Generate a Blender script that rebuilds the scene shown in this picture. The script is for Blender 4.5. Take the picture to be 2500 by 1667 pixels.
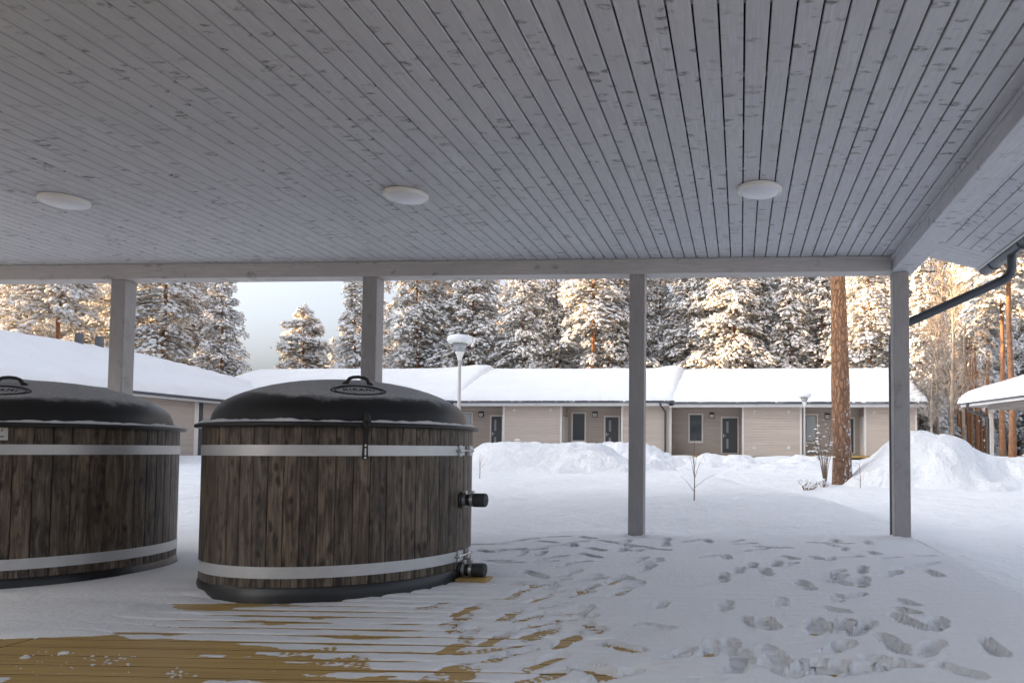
import bpy, bmesh, math, random
import numpy as np
from mathutils import Matrix, Vector

for o in list(bpy.data.objects): bpy.data.objects.remove(o)
sc = bpy.context.scene
C = sc.collection
PI = math.pi
# ------------------------------------------------------------------ camera, sky, sun, exposure
CAMH = .84
F, CX, CY, YAW, PIT, ROL = 1807.0, 1711.83, 1026.32, .05304, .04146, .0029   # in pixels of a 2500 x 1667 picture
_f = np.array([-math.sin(YAW)*math.cos(PIT), math.cos(YAW)*math.cos(PIT), math.sin(PIT)])
_r0 = np.array([math.cos(YAW), math.sin(YAW), 0.]); _u0 = np.cross(_r0, _f)
_r = _r0*math.cos(ROL)+_u0*math.sin(ROL); _u = -_r0*math.sin(ROL)+_u0*math.cos(ROL)
cam = bpy.data.cameras.new('camera'); camo = bpy.data.objects.new('camera', cam); C.objects.link(camo); sc.camera = camo
camo.matrix_world = Matrix(((_r[0], _u[0], -_f[0], 0), (_r[1], _u[1], -_f[1], 0), (_r[2], _u[2], -_f[2], CAMH), (0, 0, 0, 1)))
cam.sensor_width = 36; cam.lens = F/2500*36; cam.clip_start = .05; cam.clip_end = 4000
cam.shift_x = -(CX/2500-.5); cam.shift_y = (CY-833.5)/2500

SUN_AZ, SUN_EL = 105.0, 14.0        # degrees: azimuth to the left of straight ahead, elevation
world = bpy.data.worlds.new("World"); sc.world = world; world.use_nodes = True
wn = world.node_tree
sky = wn.nodes.new('ShaderNodeTexSky'); sky.sky_type = 'NISHITA'; sky.sun_disc = False
sky.sun_elevation = math.radians(SUN_EL); sky.sun_rotation = math.radians(-SUN_AZ)
sky.air_density = .8; sky.dust_density = 8.0; sky.ozone_density = 3.0
hs = wn.nodes.new('ShaderNodeHueSaturation'); hs.inputs['Saturation'].default_value = .40
wn.links.new(sky.outputs[0], hs.inputs['Color'])
wn.links.new(hs.outputs[0], wn.nodes['Background'].inputs[0])
wn.nodes['Background'].inputs[1].default_value = .15
sun = bpy.data.lights.new('sun', 'SUN'); sun.energy = 4.6; sun.angle = math.radians(.6); sun.color = (1.0, .62, .28)
suno = bpy.data.objects.new('sun', sun); C.objects.link(suno)
_a, _e = math.radians(SUN_AZ), math.radians(SUN_EL)
suno.rotation_euler = Vector((math.sin(_a)*math.cos(_e), -math.cos(_a)*math.cos(_e), -math.sin(_e))).to_track_quat('-Z', 'Y').to_euler()
suno.location = (-60, 20, 30)
vs = sc.view_settings; vs.view_transform = 'Standard'; vs.look = 'None'; vs.gamma = 1; vs.use_curve_mapping = False
vs.exposure = 2.0

# ------------------------------------------------------------------ pixel helpers (a pixel gives a direction, a plane gives the distance)
def ray(x, y): return _f+_r*((x-CX)/F)-_u*((y-CY)/F)
def onz(x, y, z): d = ray(x, y); return d*((z-CAMH)/d[2])+np.array([0, 0, CAMH])
def ony(x, y, Y): d = ray(x, y); return d*(Y/d[1])+np.array([0, 0, CAMH])
def onx(x, y, X): d = ray(x, y); return d*(X/d[0])+np.array([0, 0, CAMH])

# ------------------------------------------------------------------ noise
def _h(i, j, s):
    n = (i.astype(np.int64)*374761393+j.astype(np.int64)*668265263+s*974634777) & 0x7fffffff
    n = ((n ^ (n >> 13))*1274126177) & 0x7fffffff
    return ((n ^ (n >> 16)) & 0xffffff)/16777215.0
def vn(x, y, s=0):
    x = np.asarray(x, float); y = np.asarray(y, float)
    i = np.floor(x); j = np.floor(y); fx = x-i; fy = y-j
    fx = fx*fx*(3-2*fx); fy = fy*fy*(3-2*fy)
    a = _h(i, j, s); b = _h(i+1, j, s); c = _h(i, j+1, s); d = _h(i+1, j+1, s)
    return (a*(1-fx)+b*fx)*(1-fy)+(c*(1-fx)+d*fx)*fy-.5
def fbm(x, y, s=0, o=4):
    t = 0; a = 1.
    for k in range(o): t = t+a*vn(np.asarray(x)*2**k, np.asarray(y)*2**k, s+k*17); a *= .5
    return t
def sstep(a, b, x): t = np.clip((np.asarray(x, float)-a)/(b-a), 0, 1); return t*t*(3-2*t)

# ------------------------------------------------------------------ mesh helpers
class MB:
    def __init__(s): s.v = []; s.f = []
    def add(s, vs_, fs):
        n = len(s.v); s.v += [tuple(map(float, v)) for v in vs_]; s.f += [tuple(i+n for i in f) for f in fs]; return s
    def box(s, x0, x1, y0, y1, z0, z1, b=0.0):
        if b <= 0:
            return s.add([(x0,y0,z0),(x1,y0,z0),(x1,y1,z0),(x0,y1,z0),(x0,y0,z1),(x1,y0,z1),(x1,y1,z1),(x0,y1,z1)],
                         [(0,3,2,1),(4,5,6,7),(0,1,5,4),(1,2,6,5),(2,3,7,6),(3,0,4,7)])
        bm = bmesh.new(); bmesh.ops.create_cube(bm, size=1)
        for v in bm.verts: v.co = Vector(((x0+x1)/2+v.co.x*(x1-x0), (y0+y1)/2+v.co.y*(y1-y0), (z0+z1)/2+v.co.z*(z1-z0)))
        bmesh.ops.bevel(bm, geom=bm.edges[:], offset=b, segments=1, affect='EDGES')
        s.bm(bm); return s
    def bm(s, bm):
        bm.verts.ensure_lookup_table(); bm.verts.index_update()
        s.add([v.co for v in bm.verts], [[v.index for v in f.verts] for f in bm.faces]); bm.free()
    def prism(s, poly, x0, x1, axis=0):
        n = len(poly)
        def P(q, t): return (t, q[0], q[1]) if axis == 0 else ((q[0], t, q[1]) if axis == 1 else (q[0], q[1], t))
        s.add([P(q, x0) for q in poly]+[P(q, x1) for q in poly],
              [tuple(range(n))[::-1], tuple(range(n, 2*n))]+[(i, (i+1) % n, (i+1) % n+n, i+n) for i in range(n)]); return s
    def tube(s, pts, rad, n=8, cap=True):
        pts = [Vector(p) for p in pts]; m = len(pts)
        if not hasattr(rad, '__len__'): rad = [rad]*m
        up = None; vs_ = []
        for i in range(m):
            t = (pts[min(i+1, m-1)]-pts[max(i-1, 0)]).normalized()
            if up is None: up = t.orthogonal().normalized()
            up = (up-t*up.dot(t)).normalized(); w = t.cross(up)
            for k in range(n):
                a = 2*PI*k/n; vs_.append(pts[i]+(up*math.cos(a)+w*math.sin(a))*rad[i])
        fs = [(i*n+k, i*n+(k+1) % n, (i+1)*n+(k+1) % n, (i+1)*n+k) for i in range(m-1) for k in range(n)]
        if cap: fs += [tuple(range(n))[::-1], tuple(range((m-1)*n, m*n))]
        s.add(vs_, fs); return s
    def lathe(s, prof, n=64, c=(0, 0, 0), a0=0.0, a1=2*PI, closed=False):
        full = abs(a1-a0-2*PI) < 1e-6; m = n if full else n+1; k = len(prof); vs_ = []
        for i in range(m):
            a = a0+(a1-a0)*i/n
            for r, z in prof: vs_.append((c[0]+r*math.cos(a), c[1]+r*math.sin(a), c[2]+z))
        fs = []
        for i in range(n):
            j = (i+1) % m
            for q in range(k if closed else k-1):
                q2 = (q+1) % k
                fs.append((i*k+q, j*k+q, j*k+q2, i*k+q2))
        s.add(vs_, fs); return s
    def xf(s, M):
        s.v = [tuple(M @ Vector(v)) for v in s.v]; return s
    def mesh(s, name, smooth=False):
        me = bpy.data.meshes.new(name); me.from_pydata(s.v, [], s.f)
        bm = bmesh.new(); bm.from_mesh(me); bmesh.ops.recalc_face_normals(bm, faces=bm.faces); bm.to_mesh(me); bm.free()
        if smooth: me.polygons.foreach_set('use_smooth', [True]*len(me.polygons))
        me.update(); return me
    def build(s, name, mt, parent=None, smooth=False, sharp=None):
        me = s.mesh(name, smooth or sharp is not None); me.materials.append(mt)
        if sharp is not None: me.set_sharp_from_angle(angle=math.radians(sharp))
        return link(name, me, parent)
def link(name, me, parent=None):
    o = bpy.data.objects.new(name, me); C.objects.link(o)
    if parent is not None: o.parent = parent
    return o
def np_mesh(name, V, Fc, mt, smooth=True, mats=None):
    """V: (n,3); Fc: list of (m,k) index arrays"""
    me = bpy.data.meshes.new(name); V = np.asarray(V, np.float32)
    me.vertices.add(len(V)); me.vertices.foreach_set('co', V.ravel())
    Fs = Fc if isinstance(Fc, list) else [Fc]
    ln = np.concatenate([np.full(len(f), f.shape[1]) for f in Fs]); idx = np.concatenate([f.ravel() for f in Fs])
    me.loops.add(len(idx)); me.loops.foreach_set('vertex_index', idx.astype(np.int32))
    st = np.concatenate([[0], np.cumsum(ln)[:-1]])
    me.polygons.add(len(ln)); me.polygons.foreach_set('loop_start', st.astype(np.int32)); me.polygons.foreach_set('loop_total', ln.astype(np.int32))
    me.polygons.foreach_set('use_smooth', np.full(len(ln), smooth))
    for q in (mt if isinstance(mt, (list, tuple)) else [mt]): me.materials.append(q)
    if mats is not None: me.polygons.foreach_set('material_index', mats.astype(np.int32))
    me.update(calc_edges=True); me.validate(); return me
def grid_faces(nx, ny):
    i = np.arange((nx-1)*(ny-1)); a = (i//(nx-1))*nx+i % (nx-1)
    return np.stack([a, a+1, a+1+nx, a+nx], 1)
def empty(name, loc=(0, 0, 0), rz=0.0):
    o = bpy.data.objects.new(name, None); C.objects.link(o); o.location = loc; o.rotation_euler = (0, 0, rz); o.empty_display_size = .2; return o
def tag(o, label=None, cat=None, group=None, kind=None):
    if label: o['label'] = label
    if cat: o['category'] = cat
    if group: o['group'] = group
    if kind: o['kind'] = kind
    return o
def copy_tree(o, parent=None):
    c = o.copy(); C.objects.link(c); c.parent = parent
    for ch in kids.get(o, []): copy_tree(ch, c)
    return c
kids = {}
def index_kids():
    kids.clear()
    for o in bpy.data.objects:
        if o.parent: kids.setdefault(o.parent, []).append(o)

# ------------------------------------------------------------------ materials
class NT:
    def __init__(s, name):
        s.m = bpy.data.materials.new(name); s.m.use_nodes = True; s.t = s.m.node_tree; s.b = s.t.nodes['Principled BSDF']
    def n(s, ty, **kw):
        q = s.t.nodes.new('ShaderNode'+ty)
        for k, v in kw.items():
            if k[0] == '_': setattr(q, k[1:], v)
            else:
                key = int(k[1:]) if k[0] == 'i' and k[1:].isdigit() else k.replace('__', ' ')
                s.put(q.inputs[key], v)
        return q
    def put(s, sock, v):
        if isinstance(v, bpy.types.Node): v = v.outputs[0]
        if isinstance(v, bpy.types.NodeSocket): s.t.links.new(v, sock)
        else: sock.default_value = v
    def coords(s, scale=(1, 1, 1), rnd=0.0, world_=False):
        tc = s.n('NewGeometry').outputs['Position'] if world_ else s.n('TexCoord').outputs['Object']
        if rnd:
            oi = s.n('ObjectInfo'); m = s.n('Math', _operation='MULTIPLY', i0=oi.outputs['Random'], i1=rnd)
            cb = s.n('CombineXYZ', X=m, Y=m, Z=m); tc = s.n('VectorMath', _operation='ADD', i0=tc, i1=cb).outputs[0]
        return s.n('Mapping', Vector=tc, Scale=scale).outputs[0]
    def noise(s, vec, scale, detail=3.0, rough=.55, dist=0.0):
        return s.n('TexNoise', Vector=vec, Scale=scale, Detail=detail, Roughness=rough, Distortion=dist).outputs[0]
    def ramp(s, fac, stops):
        q = s.n('ValToRGB', Fac=fac); e = q.color_ramp.elements
        while len(e) < len(stops): e.new(.5)
        for k, (p, c) in enumerate(stops):
            e[k].position = p; e[k].color = (c, c, c, 1) if not hasattr(c, '__len__') else (*c, 1)
        return q.outputs[0]
    def mix(s, fac, a, b, mode='MIX'):
        q = s.n('MixRGB', _blend_type=mode); s.put(q.inputs[0], fac)
        for k, c in ((1, a), (2, b)):
            s.put(q.inputs[k], (*c, 1) if isinstance(c, tuple) and len(c) == 3 else c)
        return q.outputs[0]
    def math(s, op, a, b=0.0):
        return s.n('Math', _operation=op, i0=a, i1=b).outputs[0]
    def bump(s, h, dist, strength=1.0, prev=None):
        q = s.n('Bump', Height=h, Distance=dist, Strength=strength)
        if prev is not None: s.put(q.inputs['Normal'], prev)
        return q.outputs[0]
    def out(s, col, rough=.6, nrm=None, metal=0.0, spec=None):
        s.put(s.b.inputs['Base Color'], (*col, 1) if isinstance(col, tuple) else col); s.put(s.b.inputs['Roughness'], rough); s.b.inputs['Metallic'].default_value = metal
        if spec is not None: s.b.inputs['Specular IOR Level'].default_value = spec
        if nrm is not None: s.put(s.b.inputs['Normal'], nrm)
        return s.m
M = {}
def plain(name, col, rough=.6, metal=0.0, var=.12, scale=6.0, spec=None):
    k = NT(name); v = k.coords(); f = k.noise(v, scale, 4)
    c = k.mix(k.ramp(f, [(.3, 0.), (.7, 1.)]), tuple(x*(1-var) for x in col), tuple(min(1, x*(1+var)) for x in col))
    M[name] = k.out(c, rough, None, metal, spec); return M[name]
def snow_mat(name, col, s1, d1, s2, d2):
    k = NT(name); p = k.coords(world_=True)
    f = k.noise(p, s1, 5, .6); g = k.noise(p, s2, 4, .65)
    n = k.bump(g, d2, 1.0, k.bump(f, d1))
    c = k.mix(k.ramp(k.noise(p, .7, 3), [(.35, 0.), (.65, 1.)]), tuple(x*.965 for x in col), col)
    M[name] = k.out(c, .75, n, 0, .25)
snow_mat('snow', (.86, .865, .875), 3.0, .10, 26., .014)
snow_mat('snow_deck', (.85, .855, .868), 22., .010, 130., .0045)
snow_mat('snow_bank', (.87, .87, .88), 4.0, .10, 17., .03)
snow_mat('snow_roof', (.87, .875, .885), .9, .05, 10., .004)
plain('snow_pad', (.88, .885, .90), .8, 0, .03, 9)
plain('trunk_pine', (.27, .13, .065), .85, 0, .35, 5)
plain('needles', (.40, .35, .255), .75, 0, .45, .5)
plain('twig', (.20, .14, .10), .85, 0, .3, 6)
plain('frost_twig', (.32, .27, .23), .85, 0, .2, 3)
plain('birch_bark', (.36, .27, .20), .85, 0, .4, 4)
plain('cream_trim', (.70, .65, .60), .6, 0, .05, 4)
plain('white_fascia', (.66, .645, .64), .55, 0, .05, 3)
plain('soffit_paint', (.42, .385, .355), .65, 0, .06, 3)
plain('roof_dark', (.045, .047, .05), .6)
plain('gutter_metal', (.075, .085, .10), .38, .35, .08, 3)
plain('door_grey', (.055, .06, .068), .45, 0, .06, 2)
plain('steel', (.55, .55, .56), .35, 1.0, .15, 30)
plain('black_rubber', (.012, .012, .013), .55, 0, .2, 20)
plain('cap_grey', (.035, .037, .042), .6, 0, .12, 30)
plain('black_plastic', (.012, .0125, .0135), .38, 0, .2, 9)
plain('lamp_white', (.80, .79, .74), .4, 0, .03, 9)
plain('lamp_diffuser', (.74, .75, .80), .28, 0, .04, 3)
plain('pole_paint', (.50, .47, .45), .5, .1, .06, 6)
plain('fixture_dark', (.03, .032, .036), .5)
plain('sign_white', (.72, .72, .70), .5)
plain('yellow_print', (.70, .47, .06), .5)
plain('black_print', (.02, .02, .022), .5)
plain('vent_grey', (.11, .115, .125), .6)
plain('ivory_cap', (.66, .63, .585), .5)
plain('dry_leaf', (.30, .16, .08), .8, 0, .4, 40)
plain('stalk', (.36, .23, .10), .8, 0, .25, 40)
plain('dirty_joint_shade', (.035, .022, .010), .6)
plain('dark_void', (.010, .009, .008), .95)
def glass(name, col, rough):
    k = NT(name); k.out(col, rough, None, 0, .8); M[name] = k.m
glass('glass_dark', (.08, .095, .105), .05); glass('glass_blind', (.42, .455, .47), .16); glass('glass_pale', (.30, .33, .35), .1)
def lantern_glass():
    k = NT('lantern_glass'); k.out((.80, .82, .84), .25); k.b.inputs['Transmission Weight'].default_value = .55; M['lantern_glass'] = k.m
lantern_glass()
def painted_wood(name, base, dark, axis, knots=1.0):
    """painted board: long axis = axis, knots showing through, brushed grain"""
    k = NT(name); sc_ = [5., 5., 5.]; sc_[axis] = 11. if axis == 1 else 4.
    v = k.coords(tuple(sc_), 37.0)
    w = k.n('VectorMath', _operation='ADD', i0=v, i1=k.n('VectorMath', _operation='SCALE', i0=k.n('TexNoise', Vector=v, Scale=1.3, Detail=3.0).outputs[1], Scale=.55).outputs[0]).outputs[0]
    vo = k.n('TexVoronoi', Vector=w, Scale=1.75); d = vo.outputs['Distance']
    r = k.n('SeparateColor', Color=vo.outputs['Color']).outputs[0]
    size = k.math('MULTIPLY_ADD', r, .56); k.t.nodes[-1].inputs[2].default_value = -.02
    kn = k.math('SUBTRACT', size, d); kn = k.ramp(k.math('MULTIPLY', kn, 5.5), [(0., 0.), (.9, 1.)])
    brk = k.ramp(k.noise(v, 6., 3), [(.38, 0.), (.6, 1.)]); brk = k.math('MULTIPLY', brk, k.ramp(k.noise(k.coords((1.1, 1.1, 1.1), 19.0), 1.0, 2), [(.36, .15), (.6, 1.)]))
    kn = k.math('MULTIPLY', k.math('MULTIPLY', kn, brk), .97*knots)
    sg = [90., 90., 90.]; sg[axis] = 6.
    gr = k.noise(k.coords(tuple(sg), 11.0), 1.0, 4, .6)
    cl = k.noise(k.coords((1.6, 1.6, 1.6), 9.0), 1.0, 3)
    rnd = k.n('ObjectInfo').outputs['Random']
    c = k.mix(k.ramp(gr, [(.3, 0.), (.75, 1.)]), tuple(x*.80 for x in base), tuple(x*1.08 for x in base))
    c = k.mix(k.ramp(cl, [(.35, .0), (.7, .65)]), c, tuple(x*.80 for x in base))
    c = k.mix(k.math('MULTIPLY', rnd, .22), c, tuple(x*.78 for x in base))
    sp = k.ramp(k.noise(k.coords((26, 26, 26), 5.0), 1.0, 4, .75), [(.60, 0.), (.72, .55*knots)])
    c = k.mix(sp, c, tuple((a_+b_)/2 for a_, b_ in zip(base, dark)))
    c = k.mix(kn, c, dark)
    n = k.bump(gr, .0012, .7)
    M[name] = k.out(c, .62, n, 0, .35)
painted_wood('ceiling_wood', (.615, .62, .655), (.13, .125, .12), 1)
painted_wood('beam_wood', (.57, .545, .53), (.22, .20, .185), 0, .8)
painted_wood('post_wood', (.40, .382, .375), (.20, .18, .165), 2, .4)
def stave_mat():
    k = NT('stave_wood'); v = k.coords((34, 34, 3.2), 53.0)
    g = k.noise(v, 1.2, 5, .6, .6); g2 = k.noise(k.coords((130, 130, 4.), 23.0), 1.0, 4, .6)
    kv = k.coords((15., 15., 8.), 31.0)
    vo = k.n('TexVoronoi', Vector=k.n('VectorMath', _operation='ADD', i0=kv, i1=k.n('VectorMath', _operation='SCALE', i0=k.n('TexNoise', Vector=kv, Scale=1.5).outputs[1], Scale=.5).outputs[0]).outputs[0], Scale=.8)
    kn = k.ramp(vo.outputs['Distance'], [(.10, 1.), (.26, 0.)])
    halo = k.ramp(vo.outputs['Distance'], [(.15, 1.), (.5, 0.)])
    rnd = k.n('ObjectInfo').outputs['Random']
    tone = k.mix(k.ramp(rnd, [(.0, 0.), (.6, .7), (1., 1.)]), (.026, .020, .0155), (.115, .083, .060))
    light = k.mix(k.ramp(rnd, [(.0, 0.), (1., 1.)]), (.20, .165, .128), (.31, .235, .17))
    c = k.mix(k.ramp(g, [(.42, 0.), (.66, 1.)]), tone, light); c = k.mix(k.ramp(k.noise(k.coords((22, 22, 6.5), 71.0), 1.0, 4, .6), [(.50, 0.), (.66, .8)]), c, (.014, .011, .009))
    c = k.mix(k.ramp(g2, [(.35, .55), (.65, 0.)]), c, (.022, .016, .012))
    c = k.mix(k.math('MULTIPLY', halo, .35), c, (.15, .105, .07))
    c = k.mix(k.math('MULTIPLY', kn, .85), c, (.010, .007, .006))
    M['stave_wood'] = k.out(c, k.ramp(g2, [(.2, .38), (.8, .6)]), k.bump(g2, .0012, .8), 0, .4)
stave_mat()
def deck_mat(name, axis):
    k = NT(name); s_ = [22.]*3; s_[axis] = .9; v = k.coords(tuple(s_), 41.0)
    g = k.noise(v, 1.5, 5, .6, .5); s2 = [5.]*3; s2[axis] = 2.; kv = k.coords(tuple(s2), 17.0)
    kn = k.ramp(k.n('TexVoronoi', Vector=kv, Scale=.9).outputs['Distance'], [(.05, 1.), (.13, 0.)])
    c = k.mix(k.ramp(g, [(.35, 0.), (.7, 1.)]), (.40, .25, .075), (.56, .375, .14))
    c = k.mix(k.math('MULTIPLY', k.n('ObjectInfo').outputs['Random'], .35), c, (.31, .20, .075))
    c = k.mix(k.math('MULTIPLY', kn, .6), c, (.16, .09, .035))
    M[name] = k.out(c, .55, k.bump(g, .001, .6), 0, .4)
deck_mat('deck_wood_x', 0); deck_mat('deck_wood_y', 1)
def band_mat():
    k = NT('band_steel'); v = k.coords((3, 3, 40)); f = k.noise(k.coords((14, 14, 14)), 1.0, 4)
    c = k.mix(f, (.50, .505, .51), (.64, .64, .645))
    M['band_steel'] = k.out(c, k.ramp(f, [(.2, .34), (.8, .5)]), k.bump(k.noise(v, 1.0, 2), .001, .3), .45)
band_mat()
def clad_mat(name, col):
    k = NT(name); f = k.noise(k.coords((.35, .35, 6.)), 1.0, 3); g = k.noise(k.coords((2.5, 2.5, 30.)), 1.0, 3)
    c = k.mix(k.ramp(f, [(.3, 0.), (.7, 1.)]), tuple(x*.90 for x in col), tuple(x*1.06 for x in col))
    c = k.mix(k.ramp(g, [(.4, 0.), (.7, .25)]), c, tuple(x*.7 for x in col))
    M[name] = k.out(c, .7)
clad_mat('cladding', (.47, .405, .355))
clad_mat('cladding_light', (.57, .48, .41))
def bark_mat():
    k = NT('bark'); v = k.coords((9, 9, 3.2)); w = k.n('VectorMath', _operation='ADD', i0=v, i1=k.n('VectorMath', _operation='SCALE', i0=k.n('TexNoise', Vector=v, Scale=1.2, Detail=4.).outputs[1], Scale=.9).outputs[0]).outputs[0]
    d = k.n('TexVoronoi', Vector=w, Scale=1.5, _feature='DISTANCE_TO_EDGE').outputs[0]
    cr = k.ramp(d, [(.02, 0.), (.22, 1.)]); g = k.noise(k.coords((18, 18, 10)), 1.2, 5, .65)
    z = k.n('SeparateXYZ', Vector=k.coords()).outputs[2]
    up = k.ramp(k.math('MULTIPLY', k.math('ADD', z, k.math('MULTIPLY', g, 1.6)), .2), [(.35, 0.), (.95, 1.)])
    low = k.mix(g, (.19, .105, .068), (.42, .255, .17)); hi = k.mix(g, (.42, .21, .11), (.55, .31, .18))
    c = k.mix(up, low, hi); c = k.mix(cr, k.mix(.5, c, (.05, .027, .017)), c)
    fl = k.noise(k.coords((15, 15, 7)), 1.0, 4, .7)
    x = k.n('SeparateXYZ', Vector=k.coords()).outputs[0]
    side = k.math('SUBTRACT', k.math('MULTIPLY', x, .55), k.math('MULTIPLY', z, .028))
    fl = k.ramp(k.math('ADD', fl, side), [(.575, 0.), (.62, 1.)])
    c = k.mix(k.math('MULTIPLY', fl, .9), c, (.80, .80, .82))
    h = k.math('ADD', k.math('MULTIPLY', cr, .7), k.math('MULTIPLY', g, .5))
    M['bark'] = k.out(c, .9, k.bump(h, .035, 1.0), 0, .2)
bark_mat()
def lid_mat():
    """black moulded plastic with a dusting of frost lying on the crown of the lid"""
    k = NT('lid_plastic'); p = k.coords(); s = k.n('SeparateXYZ', Vector=p); z = s.outputs[2]
    rr = k.n('VectorMath', _operation='LENGTH', i0=k.n('CombineXYZ', X=s.outputs[0], Y=s.outputs[1], Z=0.0)).outputs['Value']
    n1 = k.noise(k.coords((9, 9, 9)), 1.0, 5, .65); n2 = k.noise(k.coords((60, 60, 60)), 1.0, 4, .7); big = k.noise(k.coords((1.6, 1.6, 1.6)), 1.0, 2)
    e = k.math('ADD', rr, k.math('ADD', k.math('MULTIPLY', k.math('SUBTRACT', n1, .5), .09), k.math('MULTIPLY', k.math('SUBTRACT', big, .5), .32)))
    m = k.ramp(k.math('ADD', k.math('MULTIPLY', k.math('SUBTRACT', .655, e), 22.), .5), [(0., 0.), (1., 1.)])
    dens = k.math('MULTIPLY', m, k.ramp(n2, [(.30, .50), (.68, .92)]))
    c = k.mix(dens, (.0115, .012, .0135), (.62, .625, .64))
    ro = k.math('ADD', .42, k.math('MULTIPLY', dens, .5))
    k.out(c, ro, k.bump(k.noise(k.coords((220, 220, 220)), 1.0, 2), .0006, .5, k.bump(dens, .004, .6)), 0, .5)
    k.put(k.b.inputs['Roughness'], ro); M['lid_plastic'] = k.m
lid_mat()

# ================================================================== SETTING
# ------------------------------------------------------------------ ground: one snow sheet out to the horizon
XB_Y = [6.5, 8.2, 10.3, 15.4, 19.8, 26.]; XB_X = [2.6, 1.75, .9, -.55, -2.9, -6.]
DOOR_CUTS = [(-11.0, -8.2), (-2.2, .6), (4.4, 6.6)]
def ground_h(x, y):
    x = np.asarray(x, float); y = np.asarray(y, float)
    z = np.interp(y, [-60, 0, 7, 11, 15, 22, 30, 36, 60, 120], [-.05, -.05, .015, .06, .12, .17, .25, .36, .45, .5])
    far = 1-sstep(150, 400, np.hypot(x, y))
    z = z+.10*fbm(x*.11, y*.11, 3, 3)*sstep(8, 14, np.hypot(x-0, y-2))
    z = z-.16*sstep(1.6, 2.6, x)*(1-sstep(9, 14, y))
    xb = np.interp(y, XB_Y, XB_X)+.55*fbm(y*.5, x*.1, 9, 3)
    z = z+.24*(1-sstep(-.45, .45, x-xb))*sstep(7.6, 9.6, y)*(1-sstep(20, 25, y))
    z = z+.075*fbm(x*.5, y*.5, 21, 4)*sstep(7.3, 9.0, y)+.020*fbm(x*2.1, y*2.1, 33, 3)*sstep(7.2, 7.8, y)*(1-sstep(25, 40, y))
    # ploughed, lumpy ridge beside the lane
    rid = sstep(20.5, 23, y)*(1-sstep(28.5, 31.5, y))*(1-sstep(7, 10, np.abs(x-0)))
    z = z+rid*(.10+.30*np.abs(fbm(x*.9, y*.9, 41, 4))+.10*fbm(x*3, y*3, 45, 3))
    # deep level beds in front of the row of houses, cut at each doorway
    bed = sstep(31.5, 33.5, y)*(1-sstep(40.8, 41.6, y))
    for a, b in DOOR_CUTS: bed = bed*(1-.75*sstep(a-.5, a+.2, x)*(1-sstep(b-.2, b+.5, x)))
    z = z+bed*(.22+.05*fbm(x*.6, y*.6, 55, 3))
    under = (x < 1.63) & (x > -9.6) & (y < 7.13) & (y > -3.5)
    z = np.where(under, -.33, z)
    return z*far+(1-far)*.3
def axis_nodes(lo, hi, fine, extra):
    a = list(fine)+extra; s = fine[1]-fine[0]; q = fine[0]; st = s
    while q > lo: st *= 1.13; q -= st; a.append(q)
    q = fine[-1]; st = s
    while q < hi: st *= 1.13; q += st; a.append(q)
    return np.unique(np.round(np.array(a), 4))
gx = axis_nodes(-1500, 1500, np.arange(-14, 14, .14), [1.615, 1.645, -9.61, -9.59])
gy = axis_nodes(-1500, 1800, np.concatenate([np.arange(6.6, 24, .11)]), [7.115, 7.145])
GX, GY = np.meshgrid(gx, gy); GZ = ground_h(GX, GY)
me = np_mesh('ground', np.stack([GX.ravel(), GY.ravel(), GZ.ravel()], 1), grid_faces(len(gx), len(gy)), M['snow'])
tag(link('ground', me), kind='structure')

# ------------------------------------------------------------------ deck of yellow boards
PITCH, Y0 = .1247, 2.668
XS = -3.14; XP = .12
deck = empty('deck', (0, 0, 0)); tag(deck, kind='structure')
def deck_board(x, y, mt):
    me = MB().box(-x, x, -y, y, -.028, 0, .0012).mesh('board'); me.materials.append(M[mt]); me.materials.append(M['dirty_joint_shade'])
    for p in me.polygons: p.material_index = 0 if p.normal.z > .4 else 1  # board sides near black: dirt, with the shade of the gaps in the colour
    return me
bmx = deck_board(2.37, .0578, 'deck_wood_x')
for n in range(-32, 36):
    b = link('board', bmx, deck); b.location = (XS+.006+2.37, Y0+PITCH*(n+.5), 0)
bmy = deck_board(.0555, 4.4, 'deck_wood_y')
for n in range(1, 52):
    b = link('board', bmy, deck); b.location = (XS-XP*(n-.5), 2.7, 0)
jb = MB()
for k in range(9): jb.box(-9.2+k*.75, -9.15+k*.75, -1.7, 7.05, -.15, -.03) if k*.75 < 6 else None
for k in range(8): jb.box(-3.1+k*.64, -3.05+k*.64, -1.7, 7.05, -.15, -.03)
jb.build('joist', M['dark_void'], deck)
MB().box(1.612, 1.63, -1.4, 7.12, -.2, -.002).build('rim_board', M['deck_wood_y'], deck)
MB().box(-9.2, 1.61, 7.101, 7.119, -.2, -.002).build('rim_board', M['deck_wood_x'], deck)
MB().box(-9.3, 1.6, -1.6, 7.08, -.26, -.2).build('underlay', M['dark_void'], deck)

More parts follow.
